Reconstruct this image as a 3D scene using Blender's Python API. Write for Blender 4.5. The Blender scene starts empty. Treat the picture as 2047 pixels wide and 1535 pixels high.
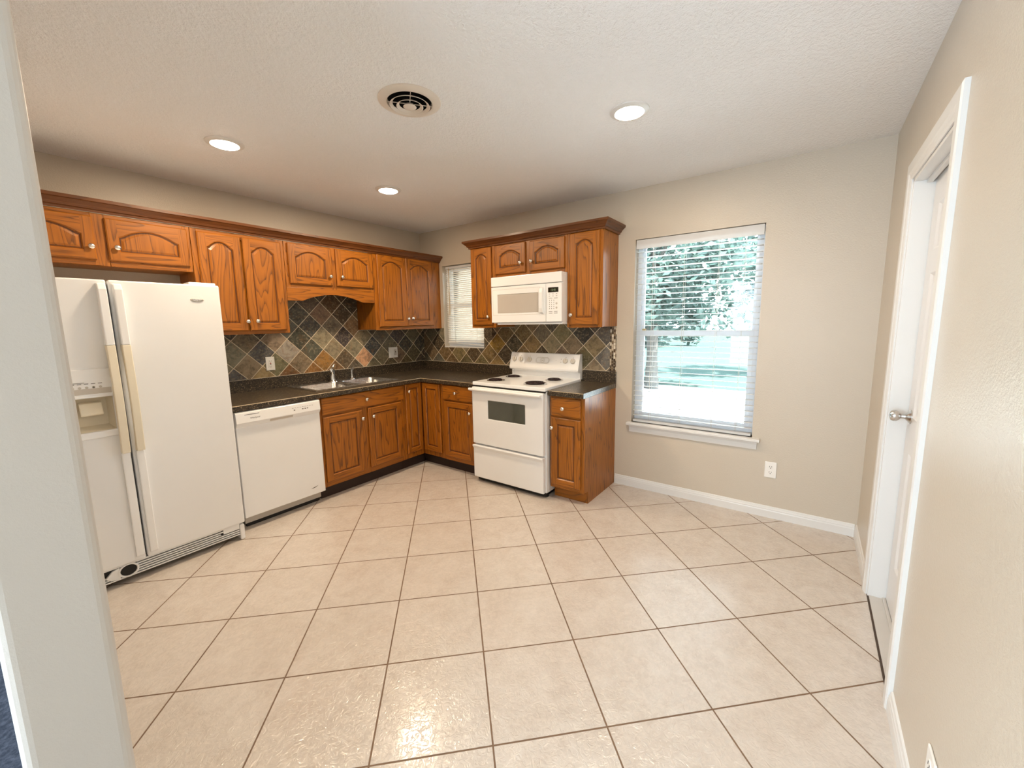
import bpy, bmesh, math, random
from mathutils import Vector, Matrix
PI = math.pi
random.seed(7)
scene = bpy.context.scene
COL = scene.collection
W, H = 2047.0, 1535.0

# ------------------------------------------------------------------ camera
cam_data = bpy.data.cameras.new('camera')
cam = bpy.data.objects.new('camera', cam_data)
COL.objects.link(cam)
scene.camera = cam
yaw, pit, rol = (math.radians(a) for a in (36.1907, -7.9260, -0.9051))
fw = Vector((math.cos(pit) * math.cos(yaw), math.cos(pit) * math.sin(yaw), math.sin(pit)))
rt = fw.cross(Vector((0, 0, 1))).normalized()
up = rt.cross(fw)
r2 = rt * math.cos(rol) + up * math.sin(rol)
u2 = -rt * math.sin(rol) + up * math.cos(rol)
M = Matrix((r2, u2, -fw)).transposed().to_4x4()
M.translation = Vector((-3.4049, -3.8007, 1.4500))
cam.matrix_world = M
cam_data.sensor_fit = 'HORIZONTAL'
cam_data.sensor_width = 36.0
cam_data.lens = 36.0 * 815.96 / W
cam_data.shift_x = 0.7755 / W
cam_data.shift_y = -8.4765 / W
cam_data.clip_start = 0.02
cam_data.clip_end = 200

# ------------------------------------------------------------------ world, sun, exposure
scene.view_settings.view_transform = 'Standard'
scene.view_settings.look = 'None'
scene.view_settings.gamma = 1.0
scene.view_settings.use_curve_mapping = False
scene.view_settings.exposure = 1.02
scene.cycles.use_denoising = True
scene.cycles.max_bounces = 10
scene.cycles.diffuse_bounces = 6
scene.cycles.glossy_bounces = 4
scene.cycles.transparent_max_bounces = 16
scene.cycles.sample_clamp_indirect = 20.0
scene.cycles.caustics_reflective = False
scene.cycles.caustics_refractive = False

world = bpy.data.worlds.new('world')
scene.world = world
world.use_nodes = True
wn = world.node_tree.nodes
bg = wn['Background']
bg.inputs['Color'].default_value = (0.74, 0.88, 1.0, 1)
bg.inputs['Strength'].default_value = 7.0

sun_data = bpy.data.lights.new('sun', 'SUN')
sun_data.energy = 26.0
sun_data.angle = 0.02
sun_data.color = (1.0, 0.98, 0.96)
sun = bpy.data.objects.new('sun', sun_data)
COL.objects.link(sun)
sun.rotation_euler = Vector((0.12, 0.70, -1.0)).to_track_quat('-Z', 'Y').to_euler()


def portal(name, loc, rot, sx, sy):
    d = bpy.data.lights.new(name, 'AREA')
    d.shape = 'RECTANGLE'
    d.size = sx
    d.size_y = sy
    d.cycles.is_portal = True
    o = bpy.data.objects.new(name, d)
    COL.objects.link(o)
    o.location = loc
    o.rotation_euler = rot


portal('portal_kitchen', (0.15, -3.045, 1.345), (0, PI / 2, 0), 1.55, 0.95)
portal('portal_small', (0.15, -0.655, 1.645), (0, PI / 2, 0), 0.95, 0.62)
portal('portal_hall', (-6.05, -1.45, 1.35), (0, -PI / 2, 0), 1.72, 4.9)


hall_fill = bpy.data.lights.new('hall_fill', 'AREA')  # added fill light with no fixture, brightens from the next room
hall_fill.shape = 'RECTANGLE'
hall_fill.size = 1.2
hall_fill.size_y = 1.2
hall_fill.energy = 6.0
hall_fill.color = (0.96, 0.98, 1.0)
hl = bpy.data.objects.new('hall_fill', hall_fill)
COL.objects.link(hl)
hl.location = (-4.7, -1.6, 2.46)


# ------------------------------------------------------------------ node helpers
class NT:
    def __init__(self, name):
        self.m = bpy.data.materials.new(name)
        self.m.use_nodes = True
        self.t = self.m.node_tree
        self.b = self.t.nodes['Principled BSDF']
        self.out = self.t.nodes['Material Output']

    def n(self, typ, **kw):
        nd = self.t.nodes.new(typ)
        for k, v in kw.items():
            setattr(nd, k, v)
        return nd

    def link(self, a, b):
        self.t.links.new(a, b)

    def put(self, sock, v):
        if isinstance(v, bpy.types.NodeSocket):
            self.link(v, sock)
        elif v is not None:
            sock.default_value = v

    def math(self, op, a, b=None, c=None):
        nd = self.n('ShaderNodeMath', operation=op)
        self.put(nd.inputs[0], a)
        if b is not None:
            self.put(nd.inputs[1], b)
        if c is not None:
            self.put(nd.inputs[2], c)
        return nd.outputs[0]

    def coord(self, kind='Object'):
        return self.n('ShaderNodeTexCoord').outputs[kind]

    def mapping(self, vec, scale=(1, 1, 1), loc=(0, 0, 0), rot=(0, 0, 0)):
        nd = self.n('ShaderNodeMapping')
        self.link(vec, nd.inputs[0])
        nd.inputs['Location'].default_value = loc
        nd.inputs['Rotation'].default_value = rot
        nd.inputs['Scale'].default_value = scale
        return nd.outputs[0]

    def noise(self, vec, scale, detail=2.0, rough=0.5, dist=0.0):
        nd = self.n('ShaderNodeTexNoise')
        self.link(vec, nd.inputs['Vector'])
        nd.inputs['Scale'].default_value = scale
        nd.inputs['Detail'].default_value = detail
        nd.inputs['Roughness'].default_value = rough
        nd.inputs['Distortion'].default_value = dist
        return nd.outputs['Fac']

    def ramp(self, fac, stops, interp='LINEAR'):
        nd = self.n('ShaderNodeValToRGB')
        nd.color_ramp.interpolation = interp
        els = nd.color_ramp.elements
        while len(els) < len(stops):
            els.new(0.5)
        for e, (p, c) in zip(els, stops):
            e.position = p
            e.color = (*c, 1) if not isinstance(c, (int, float)) else (c, c, c, 1)
        self.put(nd.inputs[0], fac)
        return nd.outputs[0]

    def mix(self, fac, a, b, blend='MIX'):
        nd = self.n('ShaderNodeMix', data_type='RGBA', blend_type=blend)
        self.put(nd.inputs[0], fac)
        self.put(nd.inputs[6], a if not isinstance(a, tuple) else (*a, 1)[:4])
        self.put(nd.inputs[7], b if not isinstance(b, tuple) else (*b, 1)[:4])
        return nd.outputs[2]

    def bump(self, h, strength, dist, normal=None):
        nd = self.n('ShaderNodeBump')
        nd.inputs['Strength'].default_value = strength
        nd.inputs['Distance'].default_value = dist
        self.link(h, nd.inputs['Height'])
        if normal is not None:
            self.link(normal, nd.inputs['Normal'])
        self.link(nd.outputs[0], self.b.inputs['Normal'])
        return nd.outputs[0]

    def set(self, color=None, rough=None, metal=None, spec=None, coat=None, coat_rough=None):
        if color is not None:
            self.put(self.b.inputs['Base Color'], (*color, 1) if isinstance(color, tuple) else color)
        if rough is not None:
            self.put(self.b.inputs['Roughness'], rough)
        if metal is not None:
            self.put(self.b.inputs['Metallic'], metal)
        if spec is not None:
            self.put(self.b.inputs['Specular IOR Level'], spec)
        if coat is not None:
            self.put(self.b.inputs['Coat Weight'], coat)
        if coat_rough is not None:
            self.put(self.b.inputs['Coat Roughness'], coat_rough)
        return self


def srgb(r, g, b):
    def f(c):
        c /= 255.0
        return c / 12.92 if c <= 0.04045 else ((c + 0.055) / 1.055) ** 2.4
    return (f(r), f(g), f(b))


# ------------------------------------------------------------------ materials
def mat_plain(name, col, rough=0.5, metal=0.0, spec=0.5, var=0.02, bump=0.0, bscale=200.0):
    t = NT(name)
    c = t.coord()
    n = t.noise(c, 6.0, 3.0)
    k = t.ramp(n, [(0.3, tuple(x * (1 - var) for x in col)), (0.7, tuple(min(1, x * (1 + var)) for x in col))])
    t.set(k, rough, metal, spec)
    if bump:
        t.bump(t.noise(c, bscale, 2.0), bump, 0.001)
    return t.m


def mat_paint(name, col, rough, scale, strength, dist, spec=0.5):
    t = NT(name)
    c = t.coord()
    n = t.noise(c, 1.3, 3.0)
    k = t.ramp(n, [(0.3, tuple(x * 0.985 for x in col)), (0.7, tuple(min(1, x * 1.015) for x in col))])
    t.set(k, rough, 0, spec)
    a = t.noise(c, scale, 3.0, 0.6)
    b = t.noise(c, scale * 2.7, 2.0, 0.5)
    h = t.math('ADD', t.math('MULTIPLY', a, 0.7), t.math('MULTIPLY', b, 0.3))
    h = t.ramp(h, [(0.42, 0.0), (0.62, 1.0)])
    t.bump(h, strength, dist)
    return t.m


def mat_oak(name, axis, base=(155, 92, 20), dark=(76, 42, 14), rough=0.42):
    """axis: 0 grain along local x, 2 grain along local z."""
    t = NT(name)
    c = t.coord()
    info = t.n('ShaderNodeObjectInfo')
    off = t.n('ShaderNodeVectorMath', operation='ADD')
    t.link(c, off.inputs[0])
    rnd = t.n('ShaderNodeCombineXYZ')
    r = t.math('MULTIPLY', info.outputs['Random'], 37.0)
    for i in range(3):
        t.link(r, rnd.inputs[i])
    t.link(rnd.outputs[0], off.inputs[1])
    s = [1.0, 1.0, 1.0]
    s[axis] = 0.10
    v = t.mapping(off.outputs[0], tuple(s))
    big = t.noise(v, 7.0, 2.0, 0.45, 0.25)
    rings = t.math('FRACT', t.math('MULTIPLY', big, 17.0))
    rings = t.ramp(rings, [(0.0, 0.15), (0.22, 0.0), (0.75, 0.35), (0.95, 1.0), (1.0, 0.15)])
    s2 = [1.0, 1.0, 1.0]
    s2[axis] = 0.035
    v2 = t.mapping(off.outputs[0], tuple(s2))
    pores = t.noise(v2, 170.0, 2.0, 0.6)
    pores = t.ramp(pores, [(0.46, 0.0), (0.68, 1.0)])
    cloud = t.noise(v, 2.2, 2.0)
    col = t.mix(t.ramp(cloud, [(0.3, 0.0), (0.7, 1.0)]), srgb(*base), tuple(x * 1.16 for x in srgb(*base)))
    f = t.math('ADD', t.math('MULTIPLY', rings, 0.62), t.math('MULTIPLY', t.math('MULTIPLY', pores, t.math('ADD', rings, 0.30)), 0.34))
    f.node.use_clamp = True
    col = t.mix(f, col, srgb(*dark))
    t.set(col, rough, 0, 0.4, 0.12, 0.2)
    t.bump(f, 0.12, -0.0006)
    return t.m


def mat_floor():
    t = NT('floor_tile_ceramic')
    c = t.coord()
    th = math.radians(-45.4772)
    sep = t.n('ShaderNodeSeparateXYZ')
    t.link(c, sep.inputs[0])
    x = t.math('SUBTRACT', sep.outputs[0], -2.1691)
    y = t.math('SUBTRACT', sep.outputs[1], -2.7175)
    s = 0.4145
    u = t.math('DIVIDE', t.math('ADD', t.math('MULTIPLY', x, math.cos(th)), t.math('MULTIPLY', y, math.sin(th))), s)
    v = t.math('DIVIDE', t.math('ADD', t.math('MULTIPLY', x, -math.sin(th)), t.math('MULTIPLY', y, math.cos(th))), s)
    du = t.math('ABSOLUTE', t.math('SUBTRACT', u, t.math('ROUND', u)))
    dv = t.math('ABSOLUTE', t.math('SUBTRACT', v, t.math('ROUND', v)))
    d = t.math('MULTIPLY', t.math('MINIMUM', du, dv), s)
    wob = t.math('MULTIPLY', t.math('SUBTRACT', t.noise(c, 30.0, 2.0), 0.5), 0.0015)
    d = t.math('ADD', d, wob)
    grout = t.ramp(t.math('DIVIDE', d, 0.01), [(0.24, 1.0), (0.36, 0.0)])
    cell = t.n('ShaderNodeCombineXYZ')
    t.link(t.math('FLOOR', u), cell.inputs[0])
    t.link(t.math('FLOOR', v), cell.inputs[1])
    wn_ = t.n('ShaderNodeTexWhiteNoise')
    t.link(cell.outputs[0], wn_.inputs[0])
    # per tile offset so every tile has its own marbling
    off = t.n('ShaderNodeVectorMath', operation='MULTIPLY_ADD')
    t.link(wn_.outputs['Color'], off.inputs[0])
    off.inputs[1].default_value = (20, 20, 20)
    t.link(c, off.inputs[2])
    vv = off.outputs[0]
    m1 = t.noise(vv, 9.0, 4.0, 0.6, 0.6)
    m2 = t.noise(vv, 46.0, 3.0, 0.6, 1.0)
    a = t.mix(t.ramp(m1, [(0.32, 0.0), (0.68, 1.0)]), srgb(196, 186, 176), srgb(208, 201, 193))
    a = t.mix(t.math('MULTIPLY', t.ramp(m2, [(0.42, 0.0), (0.62, 1.0)]), 0.30), a, srgb(224, 214, 203))
    a = t.mix(t.math('MULTIPLY', wn_.outputs['Value'], 0.12), a, srgb(204, 184, 166))
    g = t.mix(t.noise(c, 5.0, 2.0), srgb(92, 66, 46), srgb(134, 104, 76))
    col = t.mix(grout, a, g)
    rough = t.ramp(m2, [(0.3, 0.12), (0.7, 0.22)])
    rough = t.math('ADD', rough, t.math('MULTIPLY', grout, 0.5))
    t.set(col, rough, 0, 0.85)
    flakes = t.ramp(t.noise(vv, 38.0, 3.0, 0.55, 1.6), [(0.40, 0.0), (0.56, 1.0)])
    h = t.math('SUBTRACT', t.math('MULTIPLY', flakes, 0.35), t.math('MULTIPLY', grout, 1.0))
    t.bump(h, 0.75, 0.0020)
    return t.m


def mat_slate():
    t = NT('slate_tile')
    c = t.coord()
    att = t.n('ShaderNodeAttribute', attribute_name='tile_color')
    base = att.outputs['Color']
    n1 = t.noise(c, 22.0, 5.0, 0.65, 0.8)
    n2 = t.noise(c, 60.0, 4.0, 0.7, 0.4)
    n3 = t.noise(c, 12.0, 3.0, 0.6, 1.2)
    a = t.mix(t.ramp(n1, [(0.45, 0.0), (0.70, 0.7)]), base, srgb(50, 44, 36))
    a = t.mix(t.ramp(n2, [(0.50, 0.0), (0.72, 0.7)]), a, srgb(172, 156, 128))
    a = t.mix(t.ramp(n3, [(0.56, 0.0), (0.74, 0.4)]), a, srgb(132, 92, 52))
    t.set(a, 0.42, 0, 0.4)
    t.bump(t.math('ADD', n1, t.math('MULTIPLY', n2, 0.5)), 0.5, 0.003)
    return t.m


def mat_laminate():
    t = NT('speckled_laminate')
    c = t.coord()
    n1 = t.noise(c, 95.0, 4.0, 0.75)
    n2 = t.noise(t.mapping(c, (1, 1, 1), (5, 3, 1)), 55.0, 3.0, 0.6)
    a = t.mix(t.ramp(n2, [(0.35, 0.0), (0.6, 1.0)]), srgb(26, 23, 20), srgb(60, 51, 40))
    a = t.mix(t.ramp(n1, [(0.56, 0.0), (0.63, 1.0)]), a, srgb(160, 140, 110))
    a = t.mix(t.ramp(n1, [(0.30, 0.8), (0.38, 0.0)]), a, srgb(14, 14, 15))
    t.set(a, 0.33, 0, 0.5)
    t.bump(t.noise(c, 300.0, 2.0), 0.08, 0.001)
    return t.m


def mat_emit(name, col, strength):
    t = NT(name)
    e = t.n('ShaderNodeEmission')
    e.inputs[0].default_value = (*col, 1)
    e.inputs[1].default_value = strength
    t.link(e.outputs[0], t.out.inputs[0])
    return t.m


def mat_glass(name, tint=(0.93, 0.97, 0.96), gloss=0.08):
    t = NT(name)
    tr = t.n('ShaderNodeBsdfTransparent')
    tr.inputs[0].default_value = (*tint, 1)
    gl = t.n('ShaderNodeBsdfGlossy')
    gl.inputs['Roughness'].default_value = 0.02
    fr = t.n('ShaderNodeFresnel')
    fr.inputs[0].default_value = 1.45
    mx = t.n('ShaderNodeMixShader')
    t.link(fr.outputs[0], mx.inputs[0])
    t.link(tr.outputs[0], mx.inputs[1])
    t.link(gl.outputs[0], mx.inputs[2])
    t.link(mx.outputs[0], t.out.inputs[0])
    return t.m


def mat_slat():
    t = NT('blind_slat_white')
    c = t.coord()
    k = t.ramp(t.noise(c, 8.0), [(0.3, (0.80, 0.80, 0.79)), (0.7, (0.84, 0.84, 0.83))])
    t.set(k, 0.4, 0, 0.4)
    tl = t.n('ShaderNodeBsdfTranslucent')
    tl.inputs[0].default_value = (0.8, 0.84, 0.88, 1)
    mx = t.n('ShaderNodeMixShader')
    mx.inputs[0].default_value = 0.25
    t.link(t.b.outputs[0], mx.inputs[1])
    t.link(tl.outputs[0], mx.inputs[2])
    t.link(mx.outputs[0], t.out.inputs[0])
    return t.m


def mat_mosaic():
    t = NT('mosaic_strip_glass')
    c = t.coord()
    s = 0.0178
    sep = t.n('ShaderNodeSeparateXYZ')
    t.link(c, sep.inputs[0])
    u = t.math('DIVIDE', sep.outputs[1], s)
    v = t.math('DIVIDE', sep.outputs[2], s * 1.6)
    cell = t.n('ShaderNodeCombineXYZ')
    fu = t.math('FLOOR', u)
    v = t.math('ADD', v, t.math('MULTIPLY', fu, 0.5))
    t.link(fu, cell.inputs[0])
    t.link(t.math('FLOOR', v), cell.inputs[1])
    w = t.n('ShaderNodeTexWhiteNoise')
    t.link(cell.outputs[0], w.inputs[0])
    col = t.ramp(w.outputs['Value'], [(0.0, srgb(58, 44, 34)), (0.3, srgb(196, 182, 160)), (0.5, srgb(84, 66, 50)),
                                      (0.68, srgb(222, 214, 198)), (0.84, srgb(120, 100, 78))], 'CONSTANT')
    du = t.math('ABSOLUTE', t.math('SUBTRACT', u, t.math('ROUND', u)))
    dv = t.math('ABSOLUTE', t.math('SUBTRACT', v, t.math('ROUND', v)))
    g = t.ramp(t.math('MINIMUM', du, dv), [(0.05, 1.0), (0.09, 0.0)])
    col = t.mix(g, col, srgb(150, 138, 118))
    t.set(col, 0.25, 0, 0.5)
    return t.m


def mat_carpet():
    t = NT('carpet_blue')
    c = t.coord()
    n = t.noise(c, 60.0, 4.0, 0.7)
    n2 = t.noise(c, 9.0, 3.0, 0.6)
    a = t.mix(n2, srgb(30, 33, 42), srgb(48, 52, 62))
    a = t.mix(t.ramp(n, [(0.4, 0.0), (0.7, 0.7)]), a, srgb(76, 80, 90))
    t.set(a, 0.95, 0, 0.1)
    t.bump(n, 0.8, 0.004)
    return t.m


def mat_grass():
    t = NT('lawn_grass')
    c = t.coord()
    n = t.noise(c, 1.5, 4.0, 0.6)
    n2 = t.noise(c, 30.0, 3.0, 0.6)
    a = t.mix(n, (0.028, 0.046, 0.043), (0.048, 0.070, 0.063))
    a = t.mix(t.math('MULTIPLY', n2, 0.5), a, (0.05, 0.065, 0.056))
    t.set(a, 1.0, 0, 0.0)
    return t.m


def mat_leaf():
    t = NT('tree_leaf')
    c = t.coord()
    n = t.noise(c, 3.0, 2.0)
    a = t.mix(n, (0.034, 0.060, 0.052), (0.070, 0.110, 0.092))
    t.set(a, 0.5)
    tl = t.n('ShaderNodeBsdfTranslucent')
    t.link(a, tl.inputs[0])
    mx = t.n('ShaderNodeMixShader')
    mx.inputs[0].default_value = 0.4
    t.link(t.b.outputs[0], mx.inputs[1])
    t.link(tl.outputs[0], mx.inputs[2])
    t.link(mx.outputs[0], t.out.inputs[0])
    return t.m


def mat_brushed(name, col, rough):
    t = NT(name)
    c = t.coord()
    n = t.noise(t.mapping(c, (4, 60, 60)), 8.0, 2.0)
    t.set(t.ramp(n, [(0.3, tuple(x * 0.92 for x in col)), (0.7, col)]), t.ramp(n, [(0.2, rough * 0.8), (0.8, rough * 1.2)]), 1.0)
    return t.m


WALL = mat_paint('wall_paint_beige', srgb(200, 190, 174), 0.30, 120.0, 0.30, 0.0015)
CEIL = mat_paint('ceiling_texture_white', srgb(240, 242, 244), 0.75, 55.0, 0.55, 0.005, 0.2)
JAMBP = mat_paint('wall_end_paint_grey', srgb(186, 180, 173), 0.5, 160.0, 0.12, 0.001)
TRIM = mat_plain('trim_paint_white', srgb(222, 222, 220), 0.3, var=0.01)
DOORP = mat_plain('door_paint_white', srgb(222, 222, 222), 0.32, var=0.01)
OAKV = mat_oak('oak_vertical_grain', 2)
OAKH = mat_oak('oak_horizontal_grain', 0)
OAKG = mat_oak('oak_groove_dark', 2, (96, 54, 20), (52, 26, 10))  # darker oak tone for the groove faces of the doors
OAKY = mat_oak('oak_crown_grain', 1)
OAKD = mat_oak('oak_crown_dark', 0, (100, 57, 22), (58, 30, 10))
OAKDY = mat_oak('oak_crown_dark_return', 1, (100, 57, 22), (58, 30, 10))
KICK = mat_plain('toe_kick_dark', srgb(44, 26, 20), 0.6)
FLOORM = mat_floor()
SLATE = mat_slate()
GROUT = mat_plain('tile_grout_beige', srgb(224, 210, 184), 0.85, bump=0.2)
LAM = mat_laminate()
LAMEDGE = mat_plain('worktop_worn_edge', srgb(150, 134, 108), 0.45, var=0.15)
APPL = mat_plain('appliance_white', srgb(232, 234, 236), 0.34, var=0.008, bump=0.06, bscale=400.0)
APPL2 = mat_plain('appliance_white_gloss', srgb(236, 238, 240), 0.18, var=0.008)
CREAM = mat_plain('aged_plastic_cream', srgb(228, 220, 200), 0.4, var=0.02)
CREAMD = mat_plain('dispenser_plastic_cream', srgb(208, 200, 180), 0.45)
GREYP = mat_plain('plastic_shadow_grey', srgb(196, 190, 182), 0.45)
BLACK = mat_plain('black_gap', srgb(16, 15, 15), 0.6)
DARKPRINT = mat_plain('printed_grey_marks', srgb(92, 88, 84), 0.5)
LIGHTPRINT = mat_plain('printed_light_marks', srgb(188, 184, 176), 0.4)
COIL = mat_plain('burner_coil', srgb(44, 28, 30), 0.4, 0.3)
CHROME = mat_plain('chrome', (0.75, 0.74, 0.72), 0.12, 1.0)
NICKEL = mat_plain('satin_nickel', (0.62, 0.60, 0.57), 0.24, 1.0)
KNOBM = mat_plain('knob_polished_nickel', (0.80, 0.77, 0.72), 0.2, 1.0)
STEEL = mat_brushed('brushed_steel', (0.66, 0.65, 0.63), 0.28)
OVENGL = mat_plain('oven_window_glass', srgb(66, 68, 58), 0.06, 0, 0.8, var=0.1)
MWGL = mat_plain('microwave_window_screen', srgb(186, 180, 172), 0.3, bump=0.1, bscale=900.0)
DISPLAY = mat_plain('display_black', srgb(34, 32, 24), 0.1)
LEDTXT = mat_emit('display_digits', srgb(150, 160, 120), 0.6)
KNOBP = mat_plain('stove_knob_plastic', srgb(214, 209, 200), 0.35)
PLATE = mat_plain('outlet_plate_white', srgb(235, 234, 230), 0.3)
RED = mat_plain('reset_button_red', srgb(178, 60, 40), 0.4)
GLASS = mat_glass('window_glass')
SLAT = mat_slat()
MINISLAT = mat_plain('mini_blind_slat', srgb(232, 228, 220), 0.35)
CORD = mat_plain('blind_cord', srgb(220, 216, 206), 0.7)
WAND = mat_plain('aged_wand_tan', srgb(196, 166, 112), 0.4)
VINYL = mat_plain('window_vinyl', srgb(236, 239, 244), 0.4)
LAMPM = mat_emit('lamp_diffuser', (1.0, 0.88, 0.74), 24.0)
VENTD = mat_plain('duct_dark', srgb(14, 14, 16), 0.8)
VENTM = mat_plain('vent_white_metal', srgb(222, 214, 204), 0.35)
MOSAIC = mat_mosaic()
CARPET = mat_carpet()
GRASS = mat_grass()
LEAF = mat_leaf()
BARK = mat_plain('tree_bark', srgb(70, 66, 62), 0.9, var=0.2, bump=0.5, bscale=30.0)
CONC = mat_plain('patio_concrete', srgb(214, 216, 218), 0.85, var=0.05)
ALU = mat_plain('threshold_aluminium', srgb(200, 197, 192), 0.45, 0.0)
CAULK = mat_plain('threshold_gap_dark', srgb(74, 60, 50), 0.8)
BACKDROPM = mat_plain('backdrop_wall_brown', srgb(104, 90, 74), 0.85, var=0.1)


# ------------------------------------------------------------------ mesh helper
class MB:
    def __init__(self):
        self.v = []
        self.f = []
        self.m = []
        self.s = []

    def add(self, vs, fs, mi=0, smooth=False):
        o = len(self.v)
        self.v += [tuple(p) for p in vs]
        for f in fs:
            self.f.append([o + i for i in f])
            self.m.append(mi)
            self.s.append(smooth)

    def box(self, x0, x1, y0, y1, z0, z1, mi=0):
        x0, x1 = sorted((x0, x1))
        y0, y1 = sorted((y0, y1))
        z0, z1 = sorted((z0, z1))
        v = [(x0, y0, z0), (x1, y0, z0), (x1, y1, z0), (x0, y1, z0), (x0, y0, z1), (x1, y0, z1), (x1, y1, z1), (x0, y1, z1)]
        f = [(0, 3, 2, 1), (4, 5, 6, 7), (0, 1, 5, 4), (1, 2, 6, 5), (2, 3, 7, 6), (3, 0, 4, 7)]
        self.add(v, f, mi)
        return self

    def prism(self, poly, axis, a, b, mi=0, smooth=False):
        """poly of 2-D points; extruded along axis 'x','y','z' from a to b."""
        n = len(poly)

        def P(p, t):
            if axis == 'x':
                return (t, p[0], p[1])
            if axis == 'y':
                return (p[0], t, p[1])
            return (p[0], p[1], t)
        v = [P(p, a) for p in poly] + [P(p, b) for p in poly]
        f = [tuple(range(n))[::-1], tuple(range(n, 2 * n))]
        f += [(i, (i + 1) % n, n + (i + 1) % n, n + i) for i in range(n)]
        self.add(v, f, mi, smooth)
        return self

    def lathe(self, prof, c=(0, 0, 0), axis='z', seg=24, mi=0, sx=1.0, caps=True):
        """prof: (radius, height) list."""
        v = []
        for r, h in prof:
            for k in range(seg):
                a = 2 * PI * k / seg
                p = (r * math.cos(a) * sx, r * math.sin(a), h)
                if axis == 'y':
                    p = (p[0], p[2], -p[1])
                elif axis == 'x':
                    p = (p[2], p[1], -p[0])
                v.append((p[0] + c[0], p[1] + c[1], p[2] + c[2]))
        f = []
        for j in range(len(prof) - 1):
            for k in range(seg):
                k2 = (k + 1) % seg
                f.append((j * seg + k, j * seg + k2, (j + 1) * seg + k2, (j + 1) * seg + k))
        if caps and prof[0][0] > 1e-6:
            f.append(tuple(range(seg))[::-1])
        if caps and prof[-1][0] > 1e-6:
            f.append(tuple(range((len(prof) - 1) * seg, len(prof) * seg)))
        self.add(v, f, mi, True)
        return self

    def tube(self, pts, r, seg=10, mi=0):
        pts = [Vector(p) for p in pts]
        rs = r if isinstance(r, (list, tuple)) else [r] * len(pts)
        v = []
        for i, p in enumerate(pts):
            d = (pts[min(i + 1, len(pts) - 1)] - pts[max(i - 1, 0)]).normalized()
            a = d.cross(Vector((0, 0, 1)))
            if a.length < 1e-3:
                a = d.cross(Vector((0, 1, 0)))
            a.normalize()
            b = d.cross(a)
            for k in range(seg):
                t = 2 * PI * k / seg
                v.append(p + (a * math.cos(t) + b * math.sin(t)) * rs[i])
        f = []
        for j in range(len(pts) - 1):
            for k in range(seg):
                k2 = (k + 1) % seg
                f.append((j * seg + k, j * seg + k2, (j + 1) * seg + k2, (j + 1) * seg + k))
        f.append(tuple(range(seg))[::-1])
        f.append(tuple(range((len(pts) - 1) * seg, len(pts) * seg)))
        self.add(v, f, mi, True)
        return self

    def grid_holes(self, xs, ys, holes, z0, z1, plane='z', mi=0):
        """slab over the xs/ys grid with cells in holes left out; plane: axis of its thickness."""
        def P(a, b, t):
            return {'z': (a, b, t), 'y': (a, t, b), 'x': (t, a, b)}[plane]
        nx, ny = len(xs) - 1, len(ys) - 1
        solid = [[(i, j) not in holes for j in range(ny)] for i in range(nx)]

        def S(i, j):
            return 0 <= i < nx and 0 <= j < ny and solid[i][j]
        for i in range(nx):
            for j in range(ny):
                if not solid[i][j]:
                    continue
                a, b, c, d = xs[i], xs[i + 1], ys[j], ys[j + 1]
                for t in (z0, z1):
                    self.add([P(a, c, t), P(b, c, t), P(b, d, t), P(a, d, t)], [(0, 1, 2, 3)], mi)
                if not S(i - 1, j):
                    self.add([P(a, c, z0), P(a, d, z0), P(a, d, z1), P(a, c, z1)], [(0, 1, 2, 3)], mi)
                if not S(i + 1, j):
                    self.add([P(b, c, z0), P(b, d, z0), P(b, d, z1), P(b, c, z1)], [(0, 1, 2, 3)], mi)
                if not S(i, j - 1):
                    self.add([P(a, c, z0), P(b, c, z0), P(b, c, z1), P(a, c, z1)], [(0, 1, 2, 3)], mi)
                if not S(i, j + 1):
                    self.add([P(a, d, z0), P(b, d, z0), P(b, d, z1), P(a, d, z1)], [(0, 1, 2, 3)], mi)
        return self

    def sweep(self, path, prof, mi=0, closed_ends=True):
        """path: list of (x, y); prof: list of (out, z); out is to the right of the path direction. Mitred corners."""
        n = len(path)
        P = [Vector((p[0], p[1])) for p in path]
        rows = []
        for i in range(n):
            if i == 0:
                d = (P[1] - P[0]).normalized()
                nrm = Vector((d.y, -d.x))
            elif i == n - 1:
                d = (P[-1] - P[-2]).normalized()
                nrm = Vector((d.y, -d.x))
            else:
                d0 = (P[i] - P[i - 1]).normalized()
                d1 = (P[i + 1] - P[i]).normalized()
                n0 = Vector((d0.y, -d0.x))
                n1 = Vector((d1.y, -d1.x))
                nrm = (n0 + n1)
                nrm = nrm / (nrm.dot(n0))
            rows.append([(P[i].x + nrm.x * o, P[i].y + nrm.y * o, z) for o, z in prof])
        m = len(prof)
        for i in range(n - 1):
            v = rows[i] + rows[i + 1]
            mm = mi[i] if isinstance(mi, (list, tuple)) else mi
            self.add(v, [(j, (j + 1) % m, m + (j + 1) % m, m + j) for j in range(m)], mm)
        mm = mi[0] if isinstance(mi, (list, tuple)) else mi
        mz = mi[-1] if isinstance(mi, (list, tuple)) else mi
        self.add(rows[0], [tuple(range(m))], mm)
        self.add(rows[-1], [tuple(range(m))], mz)
        return self

    def build(self, name, mats, parent=None, bevel=0.0, bseg=2, merge=True, loc=None, rot=None, angle=35):
        me = bpy.data.meshes.new(name)
        me.from_pydata(self.v, [], self.f)
        if not isinstance(mats, (list, tuple)):
            mats = [mats]
        for m in mats:
            me.materials.append(m)
        for p, mi, s in zip(me.polygons, self.m, self.s):
            p.material_index = mi
            p.use_smooth = s
        bm = bmesh.new()
        bm.from_mesh(me)
        if merge:
            bmesh.ops.remove_doubles(bm, verts=bm.verts, dist=1e-5)
        bmesh.ops.recalc_face_normals(bm, faces=bm.faces)
        bm.to_mesh(me)
        bm.free()
        if any(self.s):
            me.set_sharp_from_angle(angle=math.radians(angle))
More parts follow.
